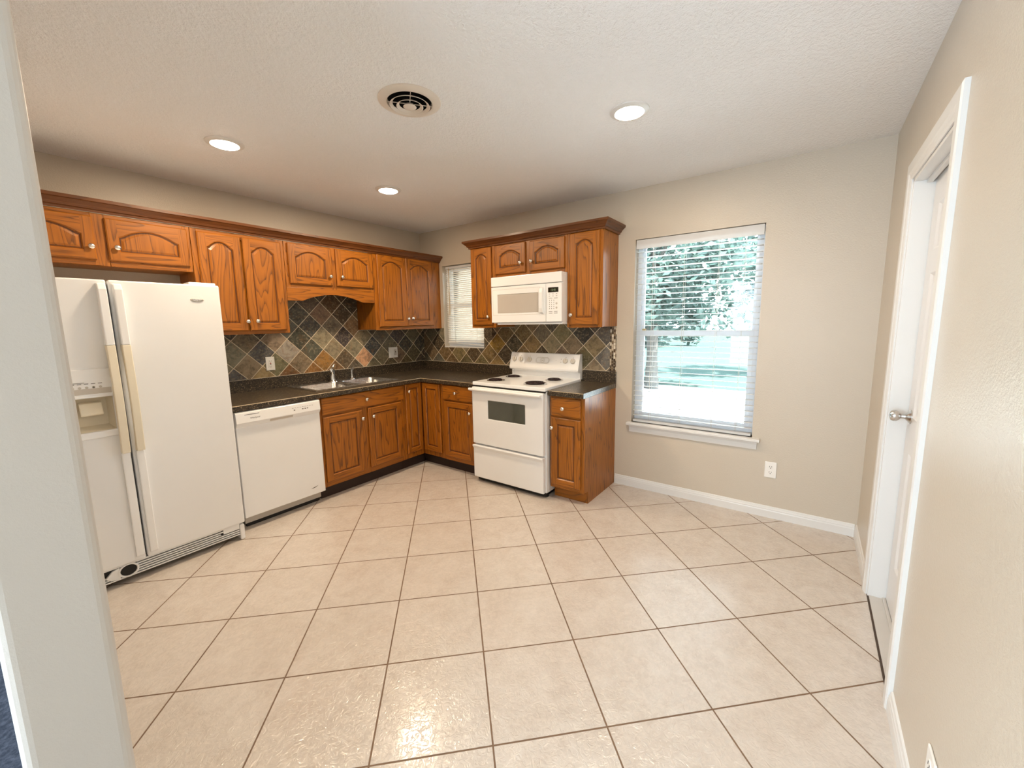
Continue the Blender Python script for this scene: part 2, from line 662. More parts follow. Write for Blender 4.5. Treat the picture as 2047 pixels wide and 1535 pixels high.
        o = bpy.data.objects.new(name, me)
        COL.objects.link(o)
        if parent is not None:
            o.parent = parent
        if loc is not None:
            o.location = loc
        if rot is not None:
            o.rotation_euler = rot
        if bevel > 0:
            b = o.modifiers.new('edge', 'BEVEL')
            b.width = bevel
            b.segments = bseg
            b.limit_method = 'ANGLE'
            b.angle_limit = math.radians(40)
            b.harden_normals = False
        return o


def tag(o, label=None, cat=None, group=None, kind=None):
    if label:
        o['label'] = label
    if cat:
        o['category'] = cat
    if group:
        o['group'] = group
    if kind:
        o['kind'] = kind
    return o


def thing(name, label, cat, loc=(0, 0, 0), rz=0.0, group=None, kind=None):
    o = bpy.data.objects.new(name, None)
    o.empty_display_size = 0.05
    COL.objects.link(o)
    o.location = loc
    o.rotation_euler = (0, 0, rz)
    return tag(o, label, cat, group, kind)


def text_mesh(name, s, size, mat, parent, loc, rot, depth=0.0004, align='LEFT', shear=0.0):
    cu = bpy.data.curves.new(name + '_curve', 'FONT')
    cu.body = s
    cu.size = size
    cu.extrude = depth
    cu.align_x = align
    cu.shear = shear
    tmp = bpy.data.objects.new(name + '_tmp', cu)
    COL.objects.link(tmp)
    dg = bpy.context.evaluated_depsgraph_get()
    me = bpy.data.meshes.new_from_object(tmp.evaluated_get(dg))
    bpy.data.objects.remove(tmp)
    me.materials.clear()
    me.materials.append(mat)
    o = bpy.data.objects.new(name, me)
    COL.objects.link(o)
    o.parent = parent
    o.location = loc
    o.rotation_euler = rot
    return o


RS = -PI / 2      # rotation of things that stand on the stove wall
ZC = 2.505
YR = -4.136       # right (door) wall face

# ------------------------------------------------------------------ room shell
fl = MB().box(-3.40, 0.0, -4.136, 0.0, -0.12, 0.0).build('floor', FLOORM)
tag(fl, 'cream ceramic floor tiles laid on the diagonal with brown grout', kind='structure')
hf = MB().box(-5.9, -3.40, -4.136, 2.0, -0.12, -0.003).build('floor_hall', CARPET)
tag(hf, 'dark blue grey carpet of the next room', kind='structure')
VX, VY = -1.975, -2.178      # ceiling vent
ce = MB().grid_holes([-6.04, VX - 0.103, VX + 0.103, 0.14], [-4.30, VY - 0.103, VY + 0.103, 2.14], {(1, 1)}, ZC, ZC + 0.15).build('ceiling', CEIL)
tag(ce, 'white textured plaster ceiling', kind='structure')
wl = MB().box(-3.30, 0.14, 0.0, 0.14, -0.12, ZC).build('wall_left', WALL)
tag(wl, 'beige wall behind the sink and refrigerator', kind='structure')
# stove wall with two window openings (thickness along x)
ys = [-4.30, -3.500, -2.590, -0.955, -0.353, 0.0]
zs = [-0.12, 0.585, 1.187, 2.100, 2.107, ZC]
holes = {(1, 1), (1, 2), (1, 3), (3, 2)}
wb = MB().grid_holes(ys, zs, holes, 0.0, 0.14, 'x').build('wall_back', WALL)
tag(wb, 'beige wall with the stove and the large window', kind='structure')
# door wall with the door opening (thickness along y)
DX0, DX1, DH = -1.440, -0.710, 2.075
xs = [-6.04, DX0, DX1, 0.0]
zz = [-0.12, 0.0, DH, ZC]
wr = MB().grid_holes(xs, zz, {(1, 1)}, YR - 0.13, YR, 'y').build('wall_right', WALL)
tag(wr, 'beige satin wall with the white door', kind='structure')
# partition whose rounded end stands beside the camera
wp = MB().box(-3.4185, -3.293, -2.83, 0.0, -0.12, ZC).build('wall_partition', JAMBP, bevel=0.016, bseg=4)
tag(wp, 'rounded end of the pale partition wall beside the refrigerator', kind='structure')
# the next room, unseen behind the camera; its window opening is added for daylight
hw = MB().grid_holes([-4.30, -3.90, 1.0, 2.0], [-0.12, 0.50, 2.20, ZC], {(1, 1)}, -6.04, -5.9, 'x').build('wall_front', WALL)
tag(hw, kind='structure')
hw2 = MB().box(-6.04, -3.4185, 2.0, 2.14, -0.12, ZC).build('wall_hall', WALL)
tag(hw2, kind='structure')


def baseboard(name, path):
    prof = [(0, 0), (0.013, 0), (0.013, 0.052), (0.011, 0.058), (0.011, 0.066), (0.008, 0.070), (0.006, 0.082), (0.0, 0.086)]
    o = MB().sweep(path, prof).build(name, TRIM)
    tag(o, kind='structure')
    return o


# path direction chosen so that the profile points into the room
baseboard('baseboard_back', [(0.0, -2.452), (0.0, YR + 0.012)])
baseboard('baseboard_right', [(0.0, YR), (-0.637, YR)])
baseboard('baseboard_near', [(-1.517, YR), (-5.88, YR)])

# --- door_1
dr = thing('door_1', 'white panelled door with its casing and knob in the beige wall', 'door', kind='structure')
cw = 0.075
cas_prof = [(0.0, 0.0), (0.0, 0.014), (0.008, 0.018), (cw - 0.028, 0.018), (cw - 0.018, 0.013), (cw - 0.008, 0.012), (cw, 0.008), (cw, 0.0)]


def casing():
    # mitred frame in the xz plane, profile offset outward from the opening
    m = MB()
    x0, x1, h = DX0, DX1, DH
    path = [(x0, 0.0), (x0, h), (x1, h), (x1, 0.0)]
    nr = [(-1, 0), (-1, 1), (1, 1), (1, 0)]
    rows = []
    for (px, pz), (nx, nz) in zip(path, nr):
        rows.append([(px + nx * (cw - o), YR + t, pz + nz * (cw - o) * (1.1 if nz else 1)) for o, t in cas_prof])
    k = len(cas_prof)
    for i in range(3):
        m.add(rows[i] + rows[i + 1], [(j, (j + 1) % k, k + (j + 1) % k, k + j) for j in range(k)])
    m.add(rows[0], [tuple(range(k))])
    m.add(rows[3], [tuple(range(k))])
    return m


casing().build('door_casing', TRIM, dr)
j = MB()
j.box(DX1 - 0.016, DX1 + 0.0, YR - 0.13, YR + 0.002, 0.0, DH)
j.box(DX0, DX0 + 0.016, YR - 0.13, YR + 0.002, 0.0, DH)
j.box(DX0, DX1, YR - 0.13, YR + 0.002, DH - 0.016, DH)
j.build('door_jamb', TRIM, dr, bevel=0.002)
j = MB()
j.box(DX1 - 0.028, DX1 - 0.016, YR - 0.062, YR - 0.03, 0.0, DH - 0.016)
j.box(DX0 + 0.016, DX0 + 0.028, YR - 0.062, YR - 0.03, 0.0, DH - 0.016)
j.box(DX0 + 0.016, DX1 - 0.016, YR - 0.062, YR - 0.03, DH - 0.028, DH - 0.016)
# the stop is on the room side of this door only at the head; the jamb face is plain
j = MB().box(DX0 + 0.016, DX1 - 0.016, YR - 0.060, YR - 0.040, DH - 0.030, DH - 0.016)
j.build('door_stop', TRIM, dr, bevel=0.002)


def panel_door(x0, x1, z0, z1, yf, th):
    """six-panel slab, room face at y = yf facing +y."""
    m = MB()
    w = x1 - x0
    st = 0.105
    mid = 0.09
    cx = (x0 + x1) / 2
    cols = [(x0 + st, cx - mid / 2), (cx + mid / 2, x1 - st)]
    rows = [(z0 + 0.22, z0 + 0.80), (z0 + 0.97, z0 + 1.62), (z0 + 1.72, z1 - 0.12)]
    X = [x0, cols[0][0], cols[0][1], cols[1][0], cols[1][1], x1]
    Z = [z0, rows[0][0], rows[0][1], rows[1][0], rows[1][1], rows[2][0], rows[2][1], z1]
    for i in range(5):
        for k in range(7):
            if i in (1, 3) and k in (1, 3, 5):
                a, b, c, d = X[i], X[i + 1], Z[k], Z[k + 1]
                L = []
                for ins, dep in ((0, 0), (0.012, 0.009), (0.022, 0.009), (0.05, 0.002)):
                    L.append([(a + ins, yf - dep, c + ins), (b - ins, yf - dep, c + ins), (b - ins, yf - dep, d - ins), (a + ins, yf - dep, d - ins)])
                for q in range(3):
                    m.add(L[q] + L[q + 1], [(t, (t + 1) % 4, 4 + (t + 1) % 4, 4 + t) for t in range(4)])
                m.add(L[3], [(0, 1, 2, 3)])
            else:
                m.add([(X[i], yf, Z[k]), (X[i + 1], yf, Z[k]), (X[i + 1], yf, Z[k + 1]), (X[i], yf, Z[k + 1])], [(0, 1, 2, 3)])
    yb = yf - th
    m.add([(x0, yb, z0), (x1, yb, z0), (x1, yb, z1), (x0, yb, z1)], [(0, 1, 2, 3)])
    for a, b in (((x0, z0), (x1, z0)), ((x1, z0), (x1, z1)), ((x1, z1), (x0, z1)), ((x0, z1), (x0, z0))):
        m.add([(a[0], yf, a[1]), (b[0], yf, b[1]), (b[0], yb, b[1]), (a[0], yb, a[1])], [(0, 1, 2, 3)])
    return m


panel_door(DX0 + 0.020, DX1 - 0.020, 0.018, DH - 0.020, YR - 0.070, 0.042).build('door_panel', DOORP, dr)
MB().box(DX0 + 0.016, DX1 - 0.016, YR - 0.125, YR - 0.113, 0.0, DH - 0.016).build('door_light_block', BLACK, dr)  # unseen black sheet added behind the slab to stop light leaking in
k = MB()
kx, kz = DX1 - 0.020 - 0.068, 0.985
k.lathe([(0.0, 0.0), (0.033, 0.0), (0.033, 0.004), (0.022, 0.012), (0.013, 0.020), (0.011, 0.034), (0.018, 0.040), (0.0265, 0.050),
         (0.0275, 0.060), (0.022, 0.070), (0.010, 0.074), (0.006, 0.076), (0.0, 0.076)], (kx, YR - 0.070, kz), 'y', 28)
k.build('door_knob', NICKEL, dr)
t_ = MB()
t_.box(DX0 + 0.0, DX1 - 0.0, YR - 0.13, YR - 0.004, 0.0, 0.008)
t_.box(DX0 + 0.016, DX1 - 0.016, YR - 0.070, YR - 0.055, 0.008, 0.016)
t_.build('threshold', ALU, dr, bevel=0.002)
MB().box(DX0 + 0.0, DX1 - 0.0, YR - 0.004, YR + 0.004, 0.0, 0.003).build('threshold_gap', CAULK, dr)


# ------------------------------------------------------------------ windows
def window(name, y0, y1, z0, z1, split, lab):
    t = thing(name, lab, 'window', kind='structure')
    f = MB()
    fx0, fx1 = 0.075, 0.125
    b = 0.036
    f.grid_holes([y0, y0 + b, y1 - b, y1], [z0, z0 + b, z1 - b, z1], {(1, 1)}, fx0, fx1, 'x')
    f.build('window_frame', VINYL, t, bevel=0.002)
    # upper sash outside, lower sash inside
    s = MB()
    sb = 0.030
    zs_ = [z0 + b, z0 + b + sb + 0.012, split - 0.018, split + 0.022]
    s.grid_holes([y0 + b, y0 + b + sb, y1 - b - sb, y1 - b], zs_, {(1, 1)}, 0.080, 0.100, 'x')
    s.build('lower_sash', VINYL, t, bevel=0.002)
    s = MB()
    s.grid_holes([y0 + b, y0 + b + 0.02, y1 - b - 0.02, y1 - b], [split - 0.010, split + 0.022, z1 - b - 0.02, z1 - b], {(1, 1)}, 0.102, 0.120, 'x')
    s.build('upper_sash', VINYL, t, bevel=0.002)
    MB().box(0.089, 0.092, y0 + b + sb, y1 - b - sb, zs_[1], zs_[2]).build('glass_pane', GLASS, t)
    MB().box(0.110, 0.113, y0 + b + 0.02, y1 - b - 0.02, split + 0.022, z1 - b - 0.02).build('glass_pane', GLASS, t)
    return t


w1 = window('window_1', -3.500, -2.590, 0.585, 2.107, 1.345, 'large white double-hung window with a sill')
# stool and apron
s = MB()
s.prism([(0.074, 0.560), (0.074, 0.585), (-0.040, 0.585), (-0.050, 0.580), (-0.050, 0.566), (-0.044, 0.560)], 'y', -3.552, -2.560)
s.build('window_sill', TRIM, w1, bevel=0.002)
s = MB()
s.prism([(0.0, 0.498), (0.0, 0.560), (-0.030, 0.560), (-0.026, 0.548), (-0.019, 0.542), (-0.017, 0.515), (-0.013, 0.500)], 'y', -3.535, -2.578)
s.build('window_apron', TRIM, w1, bevel=0.001)
w2 = window('window_2', -0.955, -0.353, 1.187, 2.100, 1.66, 'small white window in the corner beside the stove cabinets')
MB().box(-0.006, 0.074, -0.955, -0.353, 1.181, 1.192).build('window_sill', TRIM, w2, bevel=0.002)


MB().box(0.070, 0.084, -2.672, -2.640, 1.366, 1.384).build('sash_lock', WAND, w1, bevel=0.003)
# --- blinds
def slat_mesh(m, y0, y1, xc, zc, w, th, tilt, arch=0.0):
    """curved slat across y, width w along x, tilt in radians (room edge up when positive)."""
    n = 5
    top, bot = [], []
    for i in range(n):
        u = -0.5 + i / (n - 1)
        dz = arch * (1 - (2 * u) ** 2)
        for L, off in ((top, th / 2), (bot, -th / 2)):
            a, b = u * w, dz + off
            x = a * math.cos(tilt) + b * math.sin(tilt)
            z = -a * math.sin(tilt) + b * math.cos(tilt)
            L.append((xc + x, zc + z))
    poly = top + bot[::-1]
    m.prism(poly, 'y', y0, y1)


bl = thing('window_blind', 'white wide-slat blind hanging open in the large window', 'blind')
m = MB()
m.box(0.006, 0.012, -3.494, -2.596, 2.030, 2.102)
m.box(0.012, 0.060, -3.492, -2.598, 2.058, 2.102)
m.build('head_rail', SLAT, bl, bevel=0.002)
m = MB()
zt = 2.028
npit = 33
z_lo = 0.622
for i in range(npit):
    z = zt - (zt - z_lo) * (i + 0.5) / npit
    slat_mesh(m, -3.490, -2.600, 0.036 + random.uniform(-.001, .001), z, 0.049, 0.0026, math.radians(2 + random.uniform(-1.2, 1.2)), 0.0015)
m.build('slats', SLAT, bl, merge=False)
MB().box(0.010, 0.062, -3.490, -2.600, 0.587, 0.606).build('bottom_rail', SLAT, bl, bevel=0.003)
for yy in (-2.735, -2.975, -3.215, -3.385):
    m = MB()
    for xx in (0.009, 0.063):
        m.box(xx - 0.0008, xx + 0.0008, yy - 0.001, yy + 0.001, 0.610, 2.06)
    m.build('ladder_cord', CORD, bl)

mb_ = thing('window_blind', 'narrow-slat mini blind closed over the small corner window', 'blind')
m = MB().box(0.030, 0.058, -0.950, -0.372, 2.066, 2.092)
m.build('head_rail', SLAT, mb_, bevel=0.002)
m = MB()
z = 2.055
i = 0
while z > 1.240:
    slat_mesh(m, -0.948, -0.376 - (0.0 if z > 1.3 else random.uniform(0, .004)), 0.044, z, 0.025, 0.0008, math.radians(-42 + random.uniform(-3, 3)), 0.0015)
    z -= 0.0212
m.build('slats', MINISLAT, mb_, merge=False)
m = MB()
m.prism([(-0.948, 1.204), (-0.948, 1.216), (-0.376, 1.240), (-0.376, 1.228)], 'x', 0.034, 0.054)
m.build('bottom_rail', SLAT, mb_, bevel=0.002)
for yy in (-0.50, -0.83):
    MB().box(0.030, 0.0315, yy - 0.002, yy + 0.002, 1.23, 2.07).build('ladder_cord', CORD, mb_)
MB().tube([(0.024, -0.430, 2.07), (0.022, -0.431, 1.55)], 0.0035, 8).build('tilt_wand', WAND, mb_)

# ------------------------------------------------------------------ garden
g = MB().box(0.14, 60, -40, 30, -0.40, -0.30).build('lawn', GRASS)
tag(g, 'sunlit lawn outside the large window', 'lawn', kind='structure')
g = MB().box(0.14, 7.6, -12, 8, -0.299, -0.25).build('patio', CONC)
tag(g, 'pale concrete patio under the large window', 'patio', kind='structure')


def tree(label, x, y, h, cr, n, seed, group=None, cz=None, leaf=0.09, squash=0.8):
    rnd = random.Random(seed)
    t = thing('tree', label, 'tree', (x, y, -0.3), 0, group)
    m = MB()
    m.tube([(0, 0, -0.02), (0.03, 0.02, h * 0.3), (-0.02, 0.06, h * 0.55), (0.05, 0, h * 0.85)], [0.20, 0.15, 0.11, 0.05], 10)
    for k in range(5):
        a = rnd.uniform(0, 2 * PI)
        m.tube([(0, 0, h * (0.35 + 0.08 * k)), (math.cos(a) * cr * 0.4, math.sin(a) * cr * 0.4, h * (0.5 + 0.08 * k)),
                (math.cos(a) * cr * 0.75, math.sin(a) * cr * 0.75, h * (0.56 + 0.08 * k))], [0.06, 0.04, 0.015], 6)
    m.build('trunk', BARK, t)
    m = MB()
    zc = cz if cz is not None else h * 0.72
    clumps = []
    for k in range(46):
        d = Vector((rnd.gauss(0, 1), rnd.gauss(0, 1), rnd.gauss(0, 1))).normalized() * (rnd.random() ** 0.4)
        clumps.append((d.x * cr, d.y * cr, zc + d.z * cr * squash, rnd.uniform(0.25, 0.5) * cr * 0.6))
    for _ in range(n):
        c = rnd.choice(clumps)
        d = Vector((rnd.gauss(0, 1), rnd.gauss(0, 1), rnd.gauss(0, 1))).normalized() * (rnd.random() ** 0.5) * c[3]
        p = Vector(c[:3]) + d
        a = Vector((rnd.gauss(0, 1), rnd.gauss(0, 1), rnd.gauss(0, .5))).normalized() * leaf * rnd.uniform(.7, 1.3)
        b = a.cross(Vector((rnd.gauss(0, 1), rnd.gauss(0, 1), rnd.gauss(0, 1)))).normalized() * leaf * 0.45
        m.add([p - a, p + b, p + a, p - b], [(0, 1, 2, 3)])
    m.build('crown', LEAF, t, merge=False)
    return t


tree('leafy tree whose green crown fills the upper large window', 7.0, -0.6, 5.0, 2.5, 11000, 3, cz=2.75, leaf=0.11)
tree('slim leafy tree behind the right half of the large window', 11.5, -3.4, 5.5, 1.8, 4000, 5, cz=3.6, leaf=0.13)
tree('broad distant tree seen low through the large window beyond the lawn', 25.0, 5.4, 6.5, 4.4, 9000, 9, cz=2.9, leaf=0.22)
g = MB().box(2.60, 2.75, -0.45, 6.0, -0.25, 3.2).build('backdrop_wall', BACKDROPM)  # added backdrop so the gaps between the mini blind slats look dark
tag(g, 'brown backdrop wall added outside the small corner window to darken the blind gaps', kind='structure')


# ------------------------------------------------------------------ cabinet parts (local frame: x right, front -y, z up)
def arch_pts(x0, x1, z, rise, n):
    """points from x1 to x0 along the cathedral arch; short flat shoulders then an arc."""
    out = []
    for i in range(n + 1):
        u = i / n
        x = x1 + (x0 - x1) * u
        s = 2 * u - 1
        sh = 0.90
        if abs(s) >= sh:
            k = 0.10 * (1 - abs(s)) / (1 - sh)
        else:
            k = 0.10 + 0.90 * (1 - (s / sh) ** 2)
        out.append((x, z + rise * k))
    return out


def door_mesh(w, h, rise=0.0, sw=0.052, rw=None, t=0.019, knob=None):
    """raised panel door; local origin lower left back corner, front at y=-t. material 0 vertical, 1 horizontal."""
    m = MB()
    rw = rw or sw
    e = 0.006
    n = 16 if rise > 0 else 2
    a, b = sw, w - sw
    zb = rw
    ztop = h - rw - rise
    top = arch_pts(a, b, ztop, rise, n)          # from right to left
    inner = [(a, zb), (b, zb)] + top              # ccw seen from front

    def P(p, d):
        return (p[0], -d, p[1])
    F = t
    # front frame, butt joints
    left = [(e, e), (a, e), (a, zb), (a, top[-1][1]), (a, h - e), (e, h - e)]
    right = [(w - e, e), (w - e, h - e), (b, h - e), (b, top[0][1]), (b, zb), (b, e)]
    m.add([P(p, F) for p in left], [tuple(range(6))], 0)
    m.add([P(p, F) for p in right], [tuple(range(6))], 0)
    m.add([P(p, F) for p in [(a, e), (b, e), (b, zb), (a, zb)]], [(0, 1, 2, 3)], 1)
    for i in range(n):
        p, q = top[i], top[i + 1]
        m.add([P(p, F), P((p[0], h - e), F), P((q[0], h - e), F), P(q, F)], [(0, 1, 2, 3)], 1)
    # outer edge
    o0 = [(e, e), (w - e, e), (w - e, h - e), (e, h - e)]
    o1 = [(0, 0), (w, 0), (w, h), (0, h)]
    rows = [[P(p, F) for p in o0], [P(p, F - 0.005) for p in o1], [P(p, 0) for p in o1]]
    for k in range(2):
        for i in range(4):
            i2 = (i + 1) % 4
            m.add([rows[k][i], rows[k][i2], rows[k + 1][i2], rows[k + 1][i]], [(0, 1, 2, 3)], 0 if i in (1, 3) else 1)
    m.add(rows[2], [(0, 1, 2, 3)], 0)

    # inner profile: lip, groove, raised field
    def inset(poly, d):
        x0, x1 = a + d, b - d
        res = [(x0, zb + d), (x1, zb + d)]
        for (x, z) in top:
            u = (x - a) / (b - a)
            res.append((x0 + (x1 - x0) * u, z - d))
        return res
    loops = [(inner, F), (inset(inner, 0.005), F - 0.006), (inset(inner, 0.009), F - 0.010), (inset(inner, 0.013), F - 0.010), (inset(inner, 0.024), F - 0.0045)]
    if (b - a) < 0.11:
        loops[-1] = (inset(inner, 0.020), F - 0.005)
    c = len(inner)
    for k in range(len(loops) - 1):
        L0 = [P(p, loops[k][1]) for p in loops[k][0]]
        L1 = [P(p, loops[k + 1][1]) for p in loops[k + 1][0]]
        for i in range(c):
            i2 = (i + 1) % c
            m.add([L0[i], L0[i2], L1[i2], L1[i]], [(0, 1, 2, 3)], 2 if k in (1, 2) else (0 if k > 2 else (1 if i == 0 or 2 <= i < c - 1 else 0)))
    Lf = [P(p, loops[-1][1]) for p in loops[-1][0]]
    m.add(Lf, [tuple(range(c))], 0)
    return m


def knob_mesh():
    return MB().lathe([(0.0, 0.001), (0.008, 0.0), (0.0065, -0.006), (0.0055, -0.012), (0.009, -0.016), (0.0145, -0.020), (0.0155, -0.024), (0.013, -0.028), (0.006, -0.031), (0.0, -0.0315)], (0, 0, 0), 'y', 20)


_knob = knob_mesh().build('knob', KNOBM)
_knob_me = _knob.data
bpy.data.objects.remove(_knob)


def add_knob(parent, x, y, z, name='knob'):
    o = bpy.data.objects.new(name, _knob_me)
    COL.objects.link(o)
    o.parent = parent
    o.location = (x, y, z)
    return o


def cab_door(root, x0, x1, z0, z1, yf, rise, kn, name='cabinet_door', sw=0.052, rz=None):
    """door on a cabinet root; yf frame plane (negative). kn = local (x, z) of the knob relative to the cabinet, or None."""
    d = door_mesh(x1 - x0, z1 - z0, rise, sw).build(name, [OAKV, OAKH, OAKG], root)
    d.location = (x0, yf, z0)
    if kn:
        add_knob(d, kn[0] - x0, -0.019, kn[1] - z0)
    return d


def drawer_front(root, x0, x1, z0, z1, yf, kn):
    w, h = x1 - x0, z1 - z0
    m = MB()
    e = 0.008
    o0 = [(e, e), (w - e, e), (w - e, h - e), (e, h - e)]
    o1 = [(0, 0), (w, 0), (w, h), (0, h)]
    L = [[(p[0], -0.019, p[1]) for p in o0], [(p[0], -0.013, p[1]) for p in o1], [(p[0], 0, p[1]) for p in o1]]
    m.add(L[0], [(0, 1, 2, 3)])
    for k in range(2):
        m.add(L[k] + L[k + 1], [(i, (i + 1) % 4, 4 + (i + 1) % 4, 4 + i) for i in range(4)])
    m.add(L[2], [(0, 1, 2, 3)])
    d = m.build('drawer', [OAKH], root)
    d.location = (x0, yf, z0)
    add_knob(d, kn[0] - x0, -0.019, kn[1] - z0)
    return d


def face_frame(m, x0, x1, z0, z1, yf, stiles, rails, th=0.019):
    """solid board front: vertical stiles (mat 0), horizontal rails (mat 1); all flush at yf."""
    # stiles: list of (xa, xb); rails: list of (za, zb) between stiles
    for a, b in stiles:
        m.box(a, b, yf, yf + th, z0, z1, 0)
    ss = sorted(stiles)
    for i in range(len(ss) - 1):
        for c, d in rails:
            m.box(ss[i][1], ss[i + 1][0], yf, yf + th, c, d, 1)


def upper(label, loc, rz, w, z0, z1, doors, rise, depth=0.31, stiles=None, group='oak wall cabinets', rails=None, extra=None):
    """doors: (x0, x1, z0, z1, knob) in local coords with absolute z."""
    c = thing('wall_cabinet', label, 'cabinet', loc, rz, group)
    m = MB()
    m.box(0.001, w - 0.001, -(depth - 0.019), -0.001, z0 + 0.004, z1)
    stiles = stiles or [(0.001, 0.036), (w - 0.036, w - 0.001)]
    rails = rails or [(z0, z0 + 0.036), (z1 - 0.04, z1)]
    face_frame(m, 0, w, z0, z1, -depth, stiles, rails)
    m.build('cabinet_box', [OAKV, OAKH], c, bevel=0.0015, bseg=1)
    for (a, b, za, zb, kn) in doors:
        cab_door(c, a, b, za, zb, -depth, rise, kn)
    return c


ZT = 2.135
# sink wall, left to right.  local x = world x - x_left
x0 = -3.292
upper('low wide oak cabinet above the white refrigerator', (x0, 0, 0), 0, 0.944, 1.832, ZT,
      [(0.055, x0 * 0 + 0.467, 1.864, 2.113, (0.447, 1.937)), (0.520, 0.925, 1.866, 2.113, (0.560, 1.942))], 0.052,
      stiles=[(0.001, 0.04), (0.462, 0.525), (0.905, 0.943)])
x0 = -2.347
upper('tall two-door oak cabinet between the refrigerator cabinet and sink cabinet', (x0, 0, 0), 0, 0.617, 1.397, ZT,
      [(0.033, 0.303, 1.422, 2.113, (0.295 - 0.0, 1.492)), (0.315, 0.588, 1.422, 2.113, (0.363, 1.494))], 0.045)
x0 = -1.729
cs = upper('short two-door oak cabinet with arched valance above the sink', (x0, 0, 0), 0, 0.835, 1.77, ZT,
           [(0.028, 0.400, 1.800, 2.124, (0.375, 1.881)), (0.442, 0.822, 1.803, 2.126, (0.487, 1.885))], 0.050,
           stiles=[(0.001, 0.036), (0.395, 0.445), (0.80, 0.834)])
pts = [(0.0, 1.771), (0.0, 1.662), (0.125, 1.662)]
for i in range(1, 24):
    u = i / 24.0
    x = 0.125 + (0.705 - 0.125) * u
    pts.append((x, 1.662 + 0.060 * math.sin(PI * u) ** 0.85))
pts += [(0.705, 1.665), (0.834, 1.665), (0.834, 1.771)]
mv = MB()
mv.prism(pts, 'y', -0.31, -0.291)
mv.build('valance', OAKH, cs, bevel=0.002)
x0 = -0.893
upper('tall two-door oak cabinet in the corner left of the small window', (x0, 0, 0), 0, 0.892, 1.400, 2.150,
      [(0.038, 0.390, 1.432, 2.135, (0.381, 1.510)), (0.394, 0.760, 1.436, 2.137, (0.441, 1.514))], 0.05,
      stiles=[(0.001, 0.040), (0.75, 0.891)])
# stove wall: local x = y_left - world y
yl = -1.061
upper('narrow one-door oak cabinet between the small window and the microwave', (0, yl, 0), RS, 0.303, 1.408, 2.17,
      [(0.018, 0.268, 1.434, 2.158, (0.228, 1.512))], 0.035, group=None)
yl = -1.364
upper('small two-door oak cabinet directly above the white microwave', (0, yl, 0), RS, 0.764, 1.864, 2.17,
      [(0.010, 0.350, 1.898, 2.157, (0.308, 1.979)), (0.400, 0.740, 1.900, 2.152, (0.424, 1.982))], 0.042,
      stiles=[(0.001, 0.03), (0.345, 0.405), (0.735, 0.763)], group=None)
yl = -2.128
upper('tall one-door oak cabinet right of the microwave, beside the large window', (0, yl, 0), RS, 0.318, 1.404, 2.17,
      [(0.030, 0.288, 1.428, 2.160, (0.052, 1.508))], 0.040, group=None)

crown_prof = lambda z: [(0.0, z), (0.010, z), (0.012, z + 0.012), (0.020, z + 0.016), (0.028, z + 0.030), (0.048, z + 0.048), (0.056, z + 0.052), (0.056, z + 0.070), (0.0, z + 0.070)]
m = MB()
m.sweep([(-3.290, -0.312), (-0.002, -0.312)], crown_prof(2.138), 0)
cr = m.build('crown_molding', OAKD)
tag(cr, 'long dark oak crown moulding along the sink wall cabinets', 'moulding')
m = MB()
m.sweep([(-0.002, -1.059), (-0.312, -1.059), (-0.312, -2.448), (-0.002, -2.448)], crown_prof(2.165), [0, 1, 0])
cr = m.build('crown_molding', [OAKD, OAKDY])
tag(cr, 'short dark oak crown moulding on top of the microwave cabinets', 'moulding')

# ------------------------------------------------------------------ base cabinets
FR = 0.61
ZB = 0.8700
c = thing('base_cabinet', 'oak two-door cabinet with a wide false drawer under the sink', 'cabinet', (-1.709, 0, 0), 0, 'oak floor cabinets')
w = 0.857
m = MB()
m.box(0.0, 0.018, -(FR - 0.019), -0.002, 0.110, ZB)
m.box(w - 0.019, w - 0.001, -(FR - 0.019), -0.002, 0.105, ZB)
m.box(0.018, w - 0.019, -(FR - 0.019), -0.002, 0.110, 0.125, 1)
face_frame(m, 0, w, 0.110, ZB, -FR, [(0.0, 0.028), (0.385, 0.448), (w - 0.040, w - 0.001)], [(0.110, 0.165), (0.690, 0.735), (0.845, ZB)])
m.box(0.03, 0.385, -(FR - 0.004), -(FR - 0.015), 0.12, 0.86)
m.box(0.448, w - 0.03, -(FR - 0.004), -(FR - 0.015), 0.12, 0.86)
m.build('cabinet_box', [OAKV, OAKH], c, bevel=0.0015, bseg=1)
MB().box(0.000, w - 0.001, -0.545, -0.530, 0.0, 0.110).build('toe_kick', KICK, c)
drawer_front(c, 0.024, 0.853, 0.724, 0.866, -FR, (0.430, 0.795))
cab_door(c, 0.025, 0.385, 0.152, 0.705, -FR, 0, (0.378, 0.630))
cab_door(c, 0.448, 0.816, 0.160, 0.710, -FR, 0, (0.489, 0.631))

c = thing('base_cabinet', 'oak corner cabinet with two narrow doors meeting at a right angle', 'cabinet', (0, 0, 0), 0, 'oak floor cabinets')
m = MB()
m.box(-0.851, -0.833, -FR, -0.591, 0.110, ZB)
m.box(-0.833, -0.615, -0.606, -0.591, 0.110, ZB)
m.box(-0.606, -0.591, -0.888, -0.591, 0.110, ZB)
m.box(-FR, -0.591, -0.905, -0.887, 0.110, ZB)
m.box(-0.591, -0.02, -0.905, -0.890, 0.110, ZB)
m.box(-0.851, -0.833, -0.591, -0.02, 0.110, ZB)
m.build('cabinet_box', [OAKV, OAKH], c, bevel=0.001, bseg=1)
k = MB()
k.box(-0.851, -0.530, -0.545, -0.530, 0.0, 0.110)
k.box(-0.545, -0.530, -0.905, -0.545, 0.0, 0.110)
k.build('toe_kick', KICK, c)
cab_door(c, -0.834, -0.632, 0.166, 0.872 - 0.004, -FR, 0, (-0.803, 0.795), sw=0.045)
